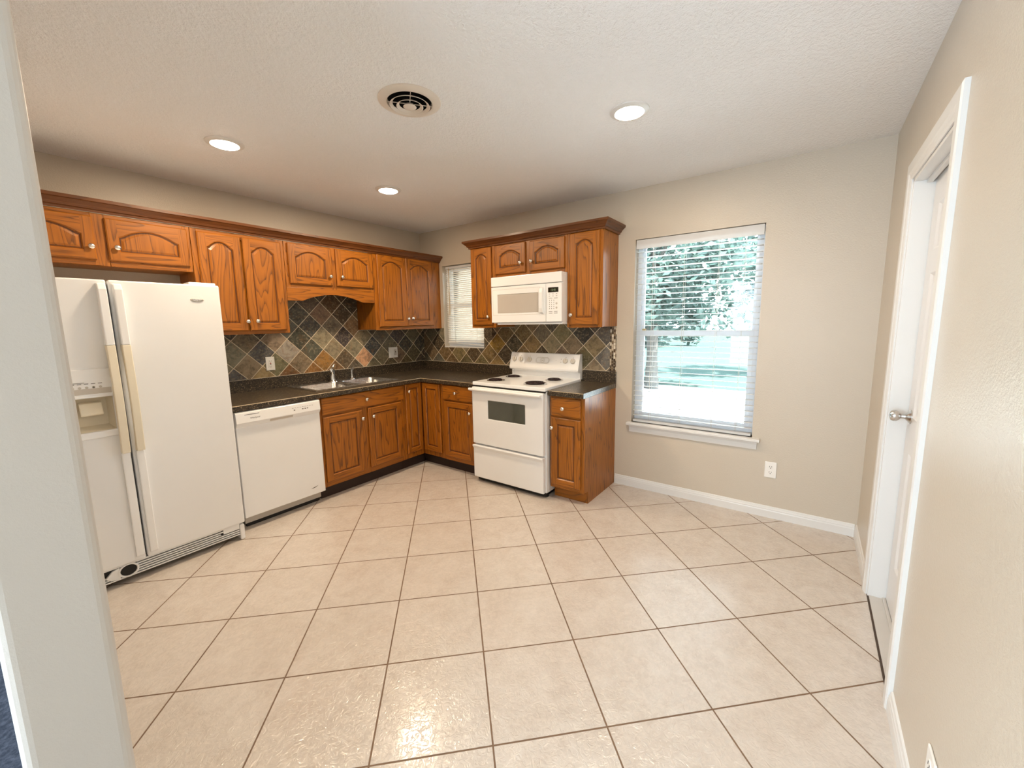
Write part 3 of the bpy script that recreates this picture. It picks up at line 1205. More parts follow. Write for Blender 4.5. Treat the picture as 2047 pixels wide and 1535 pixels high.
d = door_mesh(0.250, 0.700, 0, 0.050).build('cabinet_door', [OAKV, OAKH, OAKG], c)
d.location = (-FR, -0.632, 0.162)
d.rotation_euler = (0, 0, RS)

c = thing('base_cabinet', 'oak drawer and door cabinet left of the stove', 'cabinet', (0, -0.906, 0), RS, 'oak floor cabinets')
w = 0.441
m = MB()
m.box(0.002, w, -(FR - 0.019), -0.002, 0.110, ZB)
face_frame(m, 0, w, 0.110, ZB, -FR, [(0.001, 0.030), (w - 0.035, w)], [(0.110, 0.165), (0.700, 0.725), (0.855, ZB)])
m.build('cabinet_box', [OAKV, OAKH], c, bevel=0.0015, bseg=1)
MB().box(0.001, w, -0.545, -0.530, 0.0, 0.110).build('toe_kick', KICK, c)
drawer_front(c, 0.020, 0.405, 0.720, 0.864, -FR, (0.202, 0.797))
cab_door(c, 0.030, 0.405, 0.152, 0.705, -FR, 0, (0.381, 0.622))

c = thing('base_cabinet', 'narrow oak end cabinet between the stove and the large window', 'cabinet', (0, -2.138, 0), RS, 'oak floor cabinets')
w = 0.307
m = MB()
m.box(0.0, w - 0.012, -(FR - 0.019), -0.002, 0.105, ZB)
face_frame(m, 0, w, 0.105, ZB, -FR, [(0.0, 0.030), (w - 0.036, w)], [(0.105, 0.150), (0.695, 0.72), (0.845, ZB)])
m.build('cabinet_box', [OAKV, OAKH], c, bevel=0.0015, bseg=1)
m = MB()
m.prism([(-0.001, 0.0), (-0.540, 0.0), (-0.540, 0.105), (-0.592, 0.105), (-0.592, ZB), (-0.001, ZB)], 'x', w - 0.0115, w)
m.build('side_panel', OAKV, c, bevel=0.001, bseg=1)
MB().box(0.0, w - 0.012, -0.538, -0.525, 0.0, 0.105).build('toe_kick', OAKH, c)
drawer_front(c, 0.018, 0.277, 0.710, 0.854, -FR, (0.131, 0.777))
cab_door(c, 0.018, 0.278, 0.135, 0.695, -FR, 0, (0.032, 0.613), sw=0.050)

# ------------------------------------------------------------------ worktops
ZW0, ZW1 = 0.872, 0.912
SX0, SX1, SY0, SY1 = -1.655, -0.843, -0.505, -0.052      # sink cut-out
wt = thing('worktop', 'long L-shaped dark speckled worktop with the sink let in', 'worktop')
m = MB()
xs_ = [-2.345, SX0, SX1, -0.620, -0.0215]
ys_ = [-1.345, -0.620, SY0, SY1, -0.0215]
hol = {(0, 0), (1, 0), (2, 0), (1, 2)}
m.grid_holes(xs_, ys_, hol, ZW0, ZW1)
m.build('worktop_slab', LAM, wt)
nose = [(0.0, ZW0), (0.022, ZW0), (0.0235, ZW0 + 0.004), (0.0235, ZW1 - 0.004), (0.0195, ZW1), (0.0, ZW1)]
m = MB()
m.sweep([(-2.345, -0.620), (-0.620, -0.620), (-0.620, -1.345)], nose)
m.build('front_edge', LAM, wt)
m = MB()
m.sweep([(-2.345, -0.6385), (-0.6385, -0.6385), (-0.6385, -1.345)], [(0.0, ZW1 - 0.0002), (0.0012, ZW1 + 0.0003), (0.0040, ZW1 - 0.0026), (0.0052, ZW1 - 0.0046), (0.004, ZW1 - 0.0050)])
m.build('edge_line', LAMEDGE, wt)
m = MB()
m.sweep([(-2.345, -0.0215), (-0.0215, -0.0215), (-0.0215, -1.345)], [(0.0, ZW0), (0.0, 1.0135), (-0.0205, 1.0135), (-0.0205, ZW0)])
m.build('back_splash_lip', LAM, wt, bevel=0.002)
wt2 = thing('worktop', 'small dark speckled worktop right of the stove', 'worktop')
m = MB().box(-0.620, -0.0215, -2.449, -2.134, ZW0, ZW1)
m.sweep([(-0.620, -2.134), (-0.620, -2.449)], nose)
m.build('worktop_slab', LAM, wt2)
MB().sweep([(-0.6385, -2.134), (-0.6385, -2.449)], [(0.0, ZW1 - 0.0002), (0.0012, ZW1 + 0.0003), (0.0040, ZW1 - 0.0026), (0.0052, ZW1 - 0.0046), (0.004, ZW1 - 0.0050)]).build('edge_line', LAMEDGE, wt2)
MB().box(-0.0210, -0.001, -2.449, -2.134, ZW0, 1.0135).build('back_splash_lip', LAM, wt2, bevel=0.002)

# ------------------------------------------------------------------ sink and fittings
sk = thing('sink', 'double-bowl stainless steel sink set into the dark worktop', 'sink')
rx = [-1.670, -1.632, -1.262, -1.222, -0.868, -0.828]
ry = [-0.522, -0.485, -0.135, -0.030]
m = MB()
m.grid_holes(rx, ry, {(1, 1), (3, 1)}, 0.9125, 0.9165)
m.build('sink_rim', STEEL, sk, bevel=0.0015)


def bowl(x0, x1, y0, y1, zt, dep, rad=0.045):
    m = MB()
    loops = []
    seg = 6
    def rr(x0, x1, y0, y1, r):
        out = []
        for cx, cy, a0 in ((x1 - r, y1 - r, 0), (x0 + r, y1 - r, PI / 2), (x0 + r, y0 + r, PI), (x1 - r, y0 + r, 1.5 * PI)):
            for i in range(seg + 1):
                a = a0 + PI / 2 * i / seg
                out.append((cx + r * math.cos(a), cy + r * math.sin(a)))
        return out
    spec = [(-0.010, -0.0005, rad + 0.01), (0.0, 0.0, rad), (0.004, 0.006, rad), (0.012, dep - 0.03, rad), (0.022, dep - 0.008, rad), (0.045, dep, rad)]
    for ins, dz, r in spec:
        loops.append([(p[0], p[1], zt - dz) for p in rr(x0 + ins, x1 - ins, y0 + ins, y1 - ins, r)])
    n = len(loops[0])
    for k in range(1, len(loops) - 1):
        m.add(loops[k] + loops[k + 1], [(i, (i + 1) % n, n + (i + 1) % n, n + i) for i in range(n)], 0, True)
    m.add(loops[-1], [tuple(range(n))], 0, True)
    # square-to-round collar flush with the rim
    return m


bowl(-1.634, -1.260, -0.487, -0.133, 0.9160, 0.165).build('bowl', STEEL, sk, angle=60)
bowl(-1.224, -0.866, -0.487, -0.133, 0.9160, 0.165).build('bowl', STEEL, sk, angle=60)
for cx in (-1.447, -1.045):
    MB().lathe([(0.0, 0.001), (0.020, 0.001), (0.040, 0.004), (0.042, 0.0), ], (cx, -0.31, 0.7512), 'z', 24).build('drain', CHROME, sk)

fc = thing('faucet', 'chrome single-lever faucet behind the left sink bowl', 'faucet', (-1.262, -0.085, 0.9165))
m = MB()
m.lathe([(0.0, 0.0), (0.046, 0.0), (0.044, 0.006), (0.028, 0.013), (0.026, 0.04), (0.023, 0.075), (0.026, 0.10), (0.024, 0.118), (0.010, 0.127), (0.0, 0.128)], (0, 0, 0), 'z', 24)
m.build('faucet_body', CHROME, fc)
m = MB()
m.tube([(0, 0, 0.075), (-0.025, -0.045, 0.115), (-0.055, -0.095, 0.138), (-0.085, -0.140, 0.142), (-0.105, -0.170, 0.128)], [0.019, 0.018, 0.016, 0.0155, 0.016], 14)
m.lathe([(0.0, 0), (0.016, 0.0), (0.0185, 0.012), (0.017, 0.024), (0.0, 0.026)], (-0.107, -0.172, 0.108), 'z', 16)
m.build('spout', CHROME, fc)
m = MB()
m.tube([(0.0, 0.0, 0.115), (0.012, 0.008, 0.135), (0.030, 0.014, 0.158)], [0.010, 0.007, 0.006], 10)
m.lathe([(0.0, -0.008), (0.007, -0.006), (0.010, 0.0), (0.008, 0.006), (0.0, 0.008)], (0.032, 0.015, 0.160), 'z', 14)
m.build('lever', CHROME, fc)
sp = thing('sink_sprayer', 'small chrome hand sprayer standing behind the right sink bowl', 'sprayer', (-1.052, -0.080, 0.9165))
MB().lathe([(0.0, 0.0), (0.026, 0.0), (0.024, 0.006), (0.014, 0.012), (0.012, 0.03), (0.0, 0.03)], (0, 0, 0), 'z', 20).build('base', CHROME, sp)
m = MB()
m.lathe([(0.0, 0.028), (0.010, 0.028), (0.0085, 0.06), (0.011, 0.085), (0.012, 0.095), (0.0, 0.098)], (0, 0, 0), 'z', 18)
m.tube([(0, 0.006, 0.094), (0.0, -0.012, 0.104), (0.0, -0.024, 0.104)], [0.009, 0.012, 0.013], 12)
m.build('spray_head', CHROME, sp)


# ------------------------------------------------------------------ slate backsplash
def clip(poly, axis, val, keep_greater):
    out = []
    n = len(poly)
    for i in range(n):
        p, q = poly[i], poly[(i + 1) % n]
        ip = (p[axis] >= val) == keep_greater
        iq = (q[axis] >= val) == keep_greater
        if ip:
            out.append(p)
        if ip != iq:
            t = (val - p[axis]) / (q[axis] - p[axis])
            out.append((p[0] + (q[0] - p[0]) * t, p[1] + (q[1] - p[1]) * t))
    return out


def slate(cx, cz, h, regions, colors, palette, toworld, g=0.0045, ms=None, seed=1):
    """toworld(u, z, d): d = distance out of the wall."""
    rnd = random.Random(seed)
    m = MB()
    cols = []
    u0 = min(r[0] for r in regions)
    u1 = max(r[1] for r in regions)
    z0 = min(r[2] for r in regions)
    z1 = max(r[3] for r in regions)
    for i in range(int((u0 - cx) / h) - 2, int((u1 - cx) / h) + 3):
        for j in range(int((z0 - cz) / h) - 2, int((z1 - cz) / h) + 3):
            if (i + j) % 2 == 0:
                continue
            col = colors.get((i, j)) or rnd.choice(palette)
            k = rnd.uniform(0.92, 1.08)
            hh = h - g
            ox, oz = cx + i * h, cz + j * h
            dia = [(ox - hh, oz), (ox, oz - hh), (ox + hh, oz), (ox, oz + hh)]
            for r in regions:
                p = clip(dia, 0, r[0], True)
                p = clip(p, 0, r[1], False) if len(p) > 2 else []
                p = clip(p, 1, r[2], True) if len(p) > 2 else []
                p = clip(p, 1, r[3], False) if len(p) > 2 else []
                if len(p) < 3:
                    continue
                n = len(p)
                v = [toworld(a, b, 0.0035) for a, b in p] + [toworld(a, b, 0.0065) for a, b in p]
                m.add(v, [tuple(range(n, 2 * n))] + [(a, (a + 1) % n, n + (a + 1) % n, n + a) for a in range(n)], 0)
                cols += [tuple(x * k * 1.35 for x in srgb(*col))] * (n + 1)
    return m, cols


def grout_bed(m, regions, toworld, mi=0):
    for (a, b, c, d) in regions:
        v = []
        for dd in (0.0005, 0.0045):
            v += [toworld(a, c, dd), toworld(b, c, dd), toworld(b, d, dd), toworld(a, d, dd)]
        m.add(v, [(4, 5, 6, 7), (0, 1, 5, 4), (1, 2, 6, 5), (2, 3, 7, 6), (3, 0, 4, 7)], mi)


PAL = [(118, 110, 90), (96, 88, 70), (72, 68, 60), (108, 92, 70), (84, 84, 76), (128, 108, 84), (62, 58, 52), (100, 96, 80)]
C1 = {(1, 0): (58, 52, 54), (0, 1): (104, 96, 84), (-1, 0): (134, 126, 104), (0, -1): (130, 120, 98), (2, -1): (124, 116, 94), (2, 1): (122, 96, 70),
      (1, 2): (64, 54, 42), (0, 3): (78, 60, 40), (-1, 2): (118, 96, 80), (-2, 1): (66, 68, 66), (-2, 3): (84, 74, 64), (-3, 2): (70, 72, 66),
      (-3, 0): (62, 64, 54), (-2, -1): (74, 76, 66), (-1, -2): (140, 102, 52), (1, -2): (88, 74, 56), (3, -2): (180, 136, 102), (3, 0): (112, 100, 76),
      (4, -1): (54, 57, 58), (5, -2): (100, 92, 72), (-3, -2): (126, 110, 88), (-4, -1): (156, 148, 136), (-4, -3): (106, 74, 44), (-2, -3): (126, 88, 46),
      (-5, 0): (140, 122, 102), (-5, -2): (108, 106, 80), (-6, -1): (78, 78, 78), (-7, -2): (138, 122, 98), (-7, 0): (112, 100, 80), (-8, -1): (116, 114, 96),
      (-6, -3): (134, 116, 82), (-8, -3): (84, 84, 86), (0, -3): (112, 82, 52), (2, -3): (82, 74, 62), (1, 4): (74, 58, 44), (2, 3): (62, 54, 44),
      (4, -3): (98, 92, 72), (6, -1): (92, 86, 68), (6, -3): (78, 70, 52), (7, -2): (108, 90, 74), (7, 0): (66, 58, 60), (8, -1): (54, 58, 58),
      (9, -2): (76, 72, 56), (8, -3): (88, 78, 54), (4, 1): (74, 68, 60), (5, 0): (92, 84, 70), (10, -1): (54, 56, 54), (3, 2): (90, 74, 52), (-4, 1): (86, 88, 80),
      (-9, -2): (110, 108, 92), (-9, 0): (96, 92, 74)}
tw1 = lambda u, z, d: (u, -d, z)
reg1 = [(-2.345, -0.007, 1.0142, 1.3965), (-1.728, -0.895, 1.3965, 1.765)]
bs = thing('slate_backsplash', 'slate tile backsplash set on the diagonal behind the sink', 'backsplash')
m, cols = slate(-1.1765, 1.3375, 0.111, reg1, C1, PAL, tw1)


def build_slate(m, cols, parent):
    o = m.build('slate_tiles', SLATE, parent, merge=False)
    att = o.data.color_attributes.new('tile_color', 'FLOAT_COLOR', 'CORNER')
    me = o.data
    for p, c in zip(me.polygons, cols):
        for li in p.loop_indices:
            att.data[li].color = (*c, 1)
    return o


build_slate(m, cols, bs)
m = MB()
grout_bed(m, reg1, tw1)
m.box(-2.345, -0.007, -0.0075, -0.001, 1.0136, 1.0165)
m.build('grout', GROUT, bs)
C2 = {(0, 1): (126, 110, 80), (-1, 2): (46, 46, 44), (1, 2): (92, 88, 82), (1, 0): (100, 98, 94), (0, -1): (134, 120, 98), (-1, 0): (92, 84, 58),
      (-2, 1): (118, 102, 80), (-3, 2): (108, 100, 72), (-3, 0): (90, 74, 62), (-4, 1): (122, 112, 88), (-5, 2): (98, 90, 76), (-5, 0): (64, 54, 42),
      (-6, 1): (120, 100, 68), (-7, 2): (98, 84, 58), (-7, 0): (110, 90, 60), (-8, 1): (58, 56, 46), (-9, 2): (98, 86, 60), (-9, 0): (70, 62, 50),
      (-10, 1): (130, 104, 48), (-11, 0): (106, 88, 56), (-10, -1): (128, 106, 68), (-12, -1): (98, 90, 60), (-13, 0): (72, 60, 44), (-15, 0): (116, 104, 72),
      (-14, -1): (88, 82, 58), (-16, 1): (84, 66, 46), (-17, 0): (112, 90, 60), (-18, 1): (60, 52, 40), (-11, 2): (60, 52, 42), (2, 1): (92, 90, 86), (-16, -1): (100, 80, 54)}
tw2 = lambda u, z, d: (-d, -u, z)     # u = -y
reg2 = [(0.007, 0.353, 1.0142, 1.404), (0.353, 0.955, 1.0142, 1.181), (0.955, 2.388, 1.0142, 1.404), (1.35, 2.13, 0.90, 1.0142), (1.365, 2.127, 1.404, 1.44)]
bs = thing('slate_backsplash', 'slate tile backsplash set on the diagonal behind the stove', 'backsplash')
m, cols = slate(2.242, 1.1245, 0.1108, reg2, C2, PAL, tw2, seed=4)
build_slate(m, cols, bs)
m = MB()
grout_bed(m, reg2, tw2)
m.box(-0.0075, -0.001, -1.345, -0.007, 1.0136, 1.0165)
m.box(-0.0075, -0.001, -2.388, -2.134, 1.0136, 1.0165)
m.build('grout', GROUT, bs)
MB().box(-0.0085, -0.001, -2.443, -2.389, 1.0142, 1.403).build('mosaic_strip', MOSAIC, bs)['label'] = 'narrow vertical strip of small brown and white mosaic'

# ------------------------------------------------------------------ refrigerator
FX0 = -3.268
rf = thing('refrigerator', 'white side-by-side refrigerator with ice dispenser', 'refrigerator', (FX0, -0.02, 0))
# local: front door face y = -0.72 ; world y = local - 0.02
YF = -0.722
FWD = 0.912
m = MB()
m.box(0.004, FWD - 0.004, -0.655, 0.0, 0.028, 1.702)
m.build('body', APPL, rf, bevel=0.004)
MB().box(0.008, FWD - 0.008, -0.668, -0.654, 0.120, 1.700).build('door_gasket', BLACK, rf)
seam = 0.395
# right door
m = MB()
m.box(seam + 0.004, FWD, YF, -0.666, 0.122, 1.712)
rd = m.build('refrigerator_door', APPL, rf, bevel=0.009, bseg=4)
# left door with dispenser cavity
m = MB()
cx0, cx1, cz0, cz1 = 0.075, 0.350, 0.905, 1.098
m.grid_holes([0.0, cx0, cx1, seam - 0.004], [0.122, cz0, cz1, 1.712], {(1, 1)}, -0.666, YF, 'y')
ld = m.build('refrigerator_door', APPL, rf, bevel=0.009, bseg=4)
ld['label'] = 'left freezer door with the ice and water dispenser'
m = MB()
# cavity liner
v = [(cx0, YF + 0.004, cz0), (cx1, YF + 0.004, cz0), (cx1, YF + 0.004, cz1), (cx0, YF + 0.004, cz1),
     (cx0 + 0.02, YF + 0.050, cz0 + 0.03), (cx1 - 0.02, YF + 0.050, cz0 + 0.03), (cx1 - 0.02, YF + 0.050, cz1 - 0.01), (cx0 + 0.02, YF + 0.050, cz1 - 0.01)]
m.add(v, [(4, 5, 6, 7), (0, 1, 5, 4), (1, 2, 6, 5), (2, 3, 7, 6), (3, 0, 4, 7)])
m.build('dispenser_recess', CREAMD, ld)
m = MB()
m.box(cx0 - 0.01, cx1 + 0.004, YF - 0.010, YF + 0.004, 1.100, 1.244)
m.build('dispenser_panel', APPL2, ld, bevel=0.004)
m = MB()
m.box(cx0 - 0.01, cx1 + 0.008, YF - 0.016, YF + 0.004, 1.092, 1.104)
m.build('dispenser_ledge', APPL2, ld, bevel=0.003)
m = MB()
m.box(cx0 - 0.012, cx1 + 0.008, YF - 0.014, YF + 0.02, 0.872, 0.908)
m.build('drip_tray', APPL2, ld, bevel=0.004)
for px in (0.155, 0.265):
    m = MB()
    m.prism([(YF + 0.049, 1.066), (YF + 0.022, 1.060), (YF + 0.004, 1.000), (YF + 0.012, 0.992), (YF + 0.030, 1.020), (YF + 0.049, 1.032)], 'x', px - 0.044, px + 0.044)
    m.build('dispenser_paddle', CREAM, ld, bevel=0.004)
m = MB()
m.box(cx0, cx1 - 0.0, YF - 0.0105, YF - 0.0098, 1.112, 1.142)
m.build('control_strip', GREYP, ld)
m = MB()
for i in range(5):
    xx = 0.205 + i * 0.026
    m.lathe([(0.0, -0.0008), (0.0065, -0.0006), (0.0065, 0.0)], (xx, YF - 0.0105, 1.148), 'y', 12, 1)
    m.box(xx - 0.008, xx + 0.008, YF - 0.0112, YF - 0.0100, 1.166, 1.169, 0)
m.lathe([(0.0, -0.0014), (0.0045, -0.0012), (0.0045, 0.0)], (0.283, YF - 0.0105, 1.148), 'y', 12, 0)
m.box(0.20, 0.25, YF - 0.0112, YF - 0.0100, 1.173, 1.1755, 0)
m.build('control_buttons', [DARKPRINT, LIGHTPRINT], ld)


def fridge_handle(parent, xa, xb, label):
    # upper white blade
    m = MB()
    prof = [(YF + 0.002, 1.695), (YF - 0.026, 1.690), (YF - 0.040, 1.660), (YF - 0.050, 1.365), (YF + 0.002, 1.365)]
    m.prism(prof, 'x', xa, xb)
    m.build('handle_upper', APPL2, parent, bevel=0.005, bseg=3)
    # bowed cream grip
    m = MB()
    outer = []
    inner = []
    for i in range(15):
        u = i / 14.0
        z = 1.365 - 0.597 * u
        d = 0.050 + 0.014 * math.sin(PI * u) - 0.006 * u
        outer.append((YF - d, z))
        ci = 0.0 if (u < 0.05 or u > 0.95) else 0.034 * math.sin(PI * (u - 0.05) / 0.9) ** 0.35
        inner.append((YF + 0.002 - ci, z))
    m.prism(outer + inner[::-1], 'x', xa, xb)
    h = m.build('handle_grip', CREAM, parent, bevel=0.004, bseg=3)
    h['label'] = 'yellowed cream grip'
    m = MB()
    m.prism([(YF + 0.002, 0.766), (YF - 0.020, 0.766), (YF - 0.016, 0.400), (YF - 0.012, 0.150), (YF + 0.002, 0.145)], 'x', xa, xb)
    m.build('handle_trim', APPL2, parent, bevel=0.004)


fridge_handle(ld, seam - 0.046, seam - 0.010, '')
fridge_handle(rd, seam + 0.016, seam + 0.052, '')
# badge
m = MB().lathe([(0.0, -0.003), (0.010, -0.0028), (0.012, 0.0)], (0, 0, 0), 'y', 28, 0, 3.0)
m2 = MB().lathe([(0.0, -0.0034), (0.0085, -0.0033), (0.0088, 0.0)], (0, 0, 0), 'y', 28, 1, 3.2)
mm = MB()
mm.add(m.v, m.f, 0, True)
mm.add(m2.v, m2.f, 1, True)
bd = mm.build('badge', [LIGHTPRINT, APPL2], rd, loc=(FX0 * 0 + 0.788, YF, 1.620))
text_mesh('badge_lettering', 'Whirlpool', 0.0135, DARKPRINT, rd, (0.788, YF - 0.0040, 1.6155), (PI / 2, 0, 0), 0.0003, 'CENTER', 0.25)
# hinge cover
MB().box(FWD - 0.150, FWD - 0.010, -0.70, -0.60, 1.704, 1.728).build('hinge_cover', APPL2, rf, bevel=0.006, bseg=3)
MB().box(0.010, 0.150, -0.70, -0.60, 1.704, 1.728).build('hinge_cover', APPL2, rf, bevel=0.006, bseg=3)
# grille
gr_ = MB()
gr_.box(0.02, FWD - 0.032, -0.690, -0.655, 0.030, 0.118, 1)
for i in range(6):
    z = 0.036 + i * 0.0142
    if i >= 3:
        gr_.box(0.020, 0.195, -0.700, -0.688, z, z + 0.0066, 0)
        gr_.box(0.350, FWD - 0.12 - 0.02 * (i % 2), -0.700, -0.688, z, z + 0.0066, 0)
    else:
        gr_.box(0.020, FWD - 0.032, -0.700, -0.688, z, z + 0.0066, 0)
gr_.box(0.015, FWD - 0.032, -0.706, -0.655, 0.112, 0.119, 0)
gr_.box(FWD - 0.125, FWD - 0.032, -0.703, -0.688, 0.080, 0.112, 0)
gri = gr_.build('base_grille', [APPL2, BLACK], rf)
m = MB()
m.lathe([(0.040, 0.0), (0.040, -0.014), (0.034, -0.016), (0.031, -0.012), (0.031, 0.0)], (0.312, -0.694, 0.078), 'y', 28, 0, 1.15)
m.prism([(0.215, 0.068), (0.235, 0.048), (0.275, 0.044), (0.275, 0.110), (0.245, 0.100)], 'y', -0.705, -0.690)
m.build('filter_cap_surround', APPL2, gri, bevel=0.001)
MB().lathe([(0.0, -0.012), (0.0305, -0.012), (0.0305, 0.0)], (0.312, -0.692, 0.078), 'y', 28, 0, 1.15).build('filter_cap', BLACK, gri)
m = MB().box(FWD - 0.030, FWD - 0.002, -0.712, -0.600, 0.0, 0.108)
m.build('foot', APPL2, rf, bevel=0.008, bseg=3)
m = MB().box(0.002, 0.018, -0.70, -0.600, 0.0, 0.108)
m.build('foot', APPL2, rf, bevel=0.004)

# ------------------------------------------------------------------ dishwasher
dw = thing('dishwasher', 'white built-in dishwasher between the refrigerator and the sink cabinet', 'dishwasher', (-2.312, 0, 0))
DWW = 0.600
m = MB().box(0.004, DWW - 0.004, -0.595, -0.02, 0.10, 0.866)
m.build('tub', BLACK, dw)
m = MB()
m.box(0.0, DWW, -0.632, -0.597, 0.095, 0.757)
m.build('door_panel', APPL, dw, bevel=0.005, bseg=3)
m = MB()
# control fascia: vertical upper face, sloping lower face with pocket
m.prism([(-0.597, 0.866), (-0.634, 0.866), (-0.646, 0.858), (-0.652, 0.788), (-0.630, 0.752), (-0.626, 0.748), (-0.597, 0.748)], 'x', 0.0, DWW)
cf = m.build('control_fascia', APPL2, dw, bevel=0.003)
m = MB().prism([(-0.6495, 0.7825), (-0.6385, 0.7645), (-0.634, 0.7645), (-0.645, 0.7825)], 'x', 0.220, 0.385)
m.build('pocket_handle', GREYP, dw)
m = MB()
m.box(0.055, 0.150, -0.6482, -0.6466, 0.8405, 0.8435)
m.build('vent_slot', BLACK, cf)
text_mesh('maker_lettering', 'Whirlpool', 0.0155, DARKPRINT, cf, (0.088, -0.6503, 0.810), (PI / 2, 0, 0), 0.0003, 'LEFT', 0.1)
m = MB()
for i in range(9):
    m.box(0.380 + i * 0.019, 0.391 + i * 0.019, -0.6490, -0.6472, 0.8305, 0.8325)
for xx in (0.392, 0.455, 0.474, 0.492):
    m.box(xx, xx + 0.010, -0.6505, -0.6488, 0.812, 0.8185)
m.build('control_marks', DARKPRINT, cf)
m = MB()
m.prism([(-0.029, -0.003), (-0.012, 0.001), (0.010, 0.004), (0.030, 0.009), (0.012, -0.001), (-0.008, -0.005)], 'y', -0.0006, 0.0004)
m.build('badge', DARKPRINT, dw, loc=(0.510, -0.6325, 0.154))
m = MB()
m.box(0.02, DWW - 0.008, -0.562, -0.545, 0.028, 0.094)
m.build('kick_plate', GREYP, dw)
MB().box(0.03, DWW - 0.02, -0.555, -0.530, 0.0, 0.03).build('kick_gap', BLACK, dw)

# ------------------------------------------------------------------ stove (local x = -1.357 - y)
st = thing('stove', 'white freestanding electric coil stove under the microwave', 'stove', (0, -1.357, 0), RS)
SW = 0.768
m = MB()
m.box(0.002, SW - 0.002, -0.640, -0.030, 0.045, 0.898)
m.build('body', APPL, st, bevel=0.003)
MB().box(0.02, SW - 0.02, -0.640, -0.05, 0.012, 0.046).build('plinth', BLACK, st)
for (fx, fy) in ((0.03, -0.60), (SW - 0.03, -0.60), (0.03, -0.10), (SW - 0.03, -0.10)):
    MB().lathe([(0.0, 0.0), (0.018, 0.0), (0.018, 0.02), (0.0, 0.02)], (fx, fy, 0.0), 'z', 12).build('foot', BLACK, st)
m = MB()
m.box(0.0, SW, -0.668, -0.030, 0.902, 0.932)
m.build('cooktop', APPL2, st, bevel=0.007, bseg=4)
# backguard
m = MB()
m.prism([(-0.012, 0.925), (-0.040, 0.925), (-0.043, 0.978), (-0.050, 0.985), (-0.088, 0.992), (-0.096, 1.003), (-0.096, 1.018), (-0.052, 1.150), (-0.044, 1.156), (-0.012, 1.156)], 'x', 0.012, SW - 0.012)
bgd = m.build('backguard', APPL2, st, bevel=0.004, bseg=3)
m = MB()
sidep = [(-0.010, 0.925), (-0.052, 0.925), (-0.056, 0.985), (-0.094, 0.995), (-0.100, 1.010), (-0.054, 1.156), (-0.046, 1.160), (-0.010, 1.160)]
MB().prism(sidep, 'x', 0.0, 0.012).build('end_cap', APPL2, bgd, bevel=0.002)
MB().prism(sidep, 'x', SW - 0.012, SW).build('end_cap', APPL2, bgd, bevel=0.002)
slope = math.atan2(0.044, 0.132)


def on_slope(z):
    return -0.096 + (z - 1.018) / 0.132 * 0.044


for kx_ in (0.049, 0.126, 0.230, 0.627, 0.704):
    z = 1.092
    m = MB()
    m.lathe([(0.0, 0.0), (0.024, 0.0), (0.0225, -0.012), (0.0195, -0.014), (0.0, -0.014)], (0, 0, 0), 'y', 24)
    m.box(-0.0055, 0.0055, -0.024, -0.010, -0.020, 0.020)
    k = m.build('burner_knob', KNOBP, bgd, bevel=0.001)
    k.location = (kx_, on_slope(z) - 0.0005, z)
    k.rotation_euler = (-slope, 0, 0)
    mk = MB().box(kx_ - 0.0015, kx_ + 0.0015, -0.0006, 0.0004, -0.002, 0.002)
m = MB()


def ring(m, rx, rz, wdt, n=40, flat=0.0, mi=0):
    A, B = [], []
    for i in range(n):
        a = 2 * PI * i / n
        cxx = flat * (1 if math.cos(a) > 0 else -1)
        A.append((cxx + rx * math.cos(a), -0.0008, rz * math.sin(a)))
        B.append((cxx + (rx - wdt) * math.cos(a), -0.0008, (rz - wdt) * math.sin(a)))
    m.add(A + B, [(i, (i + 1) % n, n + (i + 1) % n, n + i) for i in range(n)], mi)


ring(m, 0.030, 0.030, 0.0022, flat=0.046)
ring(m, 0.024, 0.024, 0.0018, flat=0.046)
ring(m, 0.019, 0.019, 0.0022)
ring(m, 0.026, 0.026, 0.0015)
for i in range(3):
    m.box(-0.009 + i * 0.007, -0.004 + i * 0.007, -0.0012, -0.0006, -0.004, 0.004)
cl_ = m.build('clock_dial', LIGHTPRINT, bgd, loc=(0.378, on_slope(1.090) - 0.0008, 1.090), rot=(-slope, 0, 0))
m = MB()
for (dx, dz, ww) in ((0.525, 0.004, 0.004), (0.580, 0.016, 0.008), (0.580, -0.014, 0.008), (0.049, 0.034, 0.006), (0.126, 0.034, 0.006), (0.230, 0.034, 0.005), (0.627, 0.034, 0.006), (0.704, 0.034, 0.006)):
    m.box(dx - ww / 2, dx + ww / 2, -0.0010, 0.0004, dz - 0.0015, dz + 0.0015)
m.build('print_marking', DARKPRINT, bgd, loc=(0, on_slope(1.092) - 0.0006, 1.092), rot=(-slope, 0, 0))


def burner(x, y, r):
    b = MB()
    b.lathe([(r + 0.012, 0.0), (r + 0.013, 0.0035), (r + 0.006, 0.0040), (r + 0.001, -0.001), (r * 0.6, -0.006), (0.0, -0.007)], (0, 0, 0), 'z', 40)
    pan = b.build('burner', CHROME, st, loc=(x, y, 0.9335))
    pan['label'] = 'chrome ringed coil burner'
    pts = []
    turns = 4 if r > 0.085 else 3
    n = turns * 28
    for i in range(n + 1):
        u = i / n
        a = 2 * PI * turns * u
        rr_ = r * (0.22 + 0.76 * u)
        pts.append((rr_ * math.cos(a), rr_ * math.sin(a), 0.009))
    c = MB().tube(pts, 0.0052, 8)
    c.build('coil', COIL, pan)
    s = MB()
    for q in range(3):
        a = q * 2 * PI / 3 + 0.4
        s.tube([(0, 0, 0.003), (math.cos(a) * r, math.sin(a) * r, 0.003)], 0.0018, 6)
    s.build('coil_support', CHROME, pan)


burner(0.149, -0.512, 0.070)
burner(0.146, -0.225, 0.066)
burner(0.568, -0.500, 0.090)
burner(0.600, -0.232, 0.066)
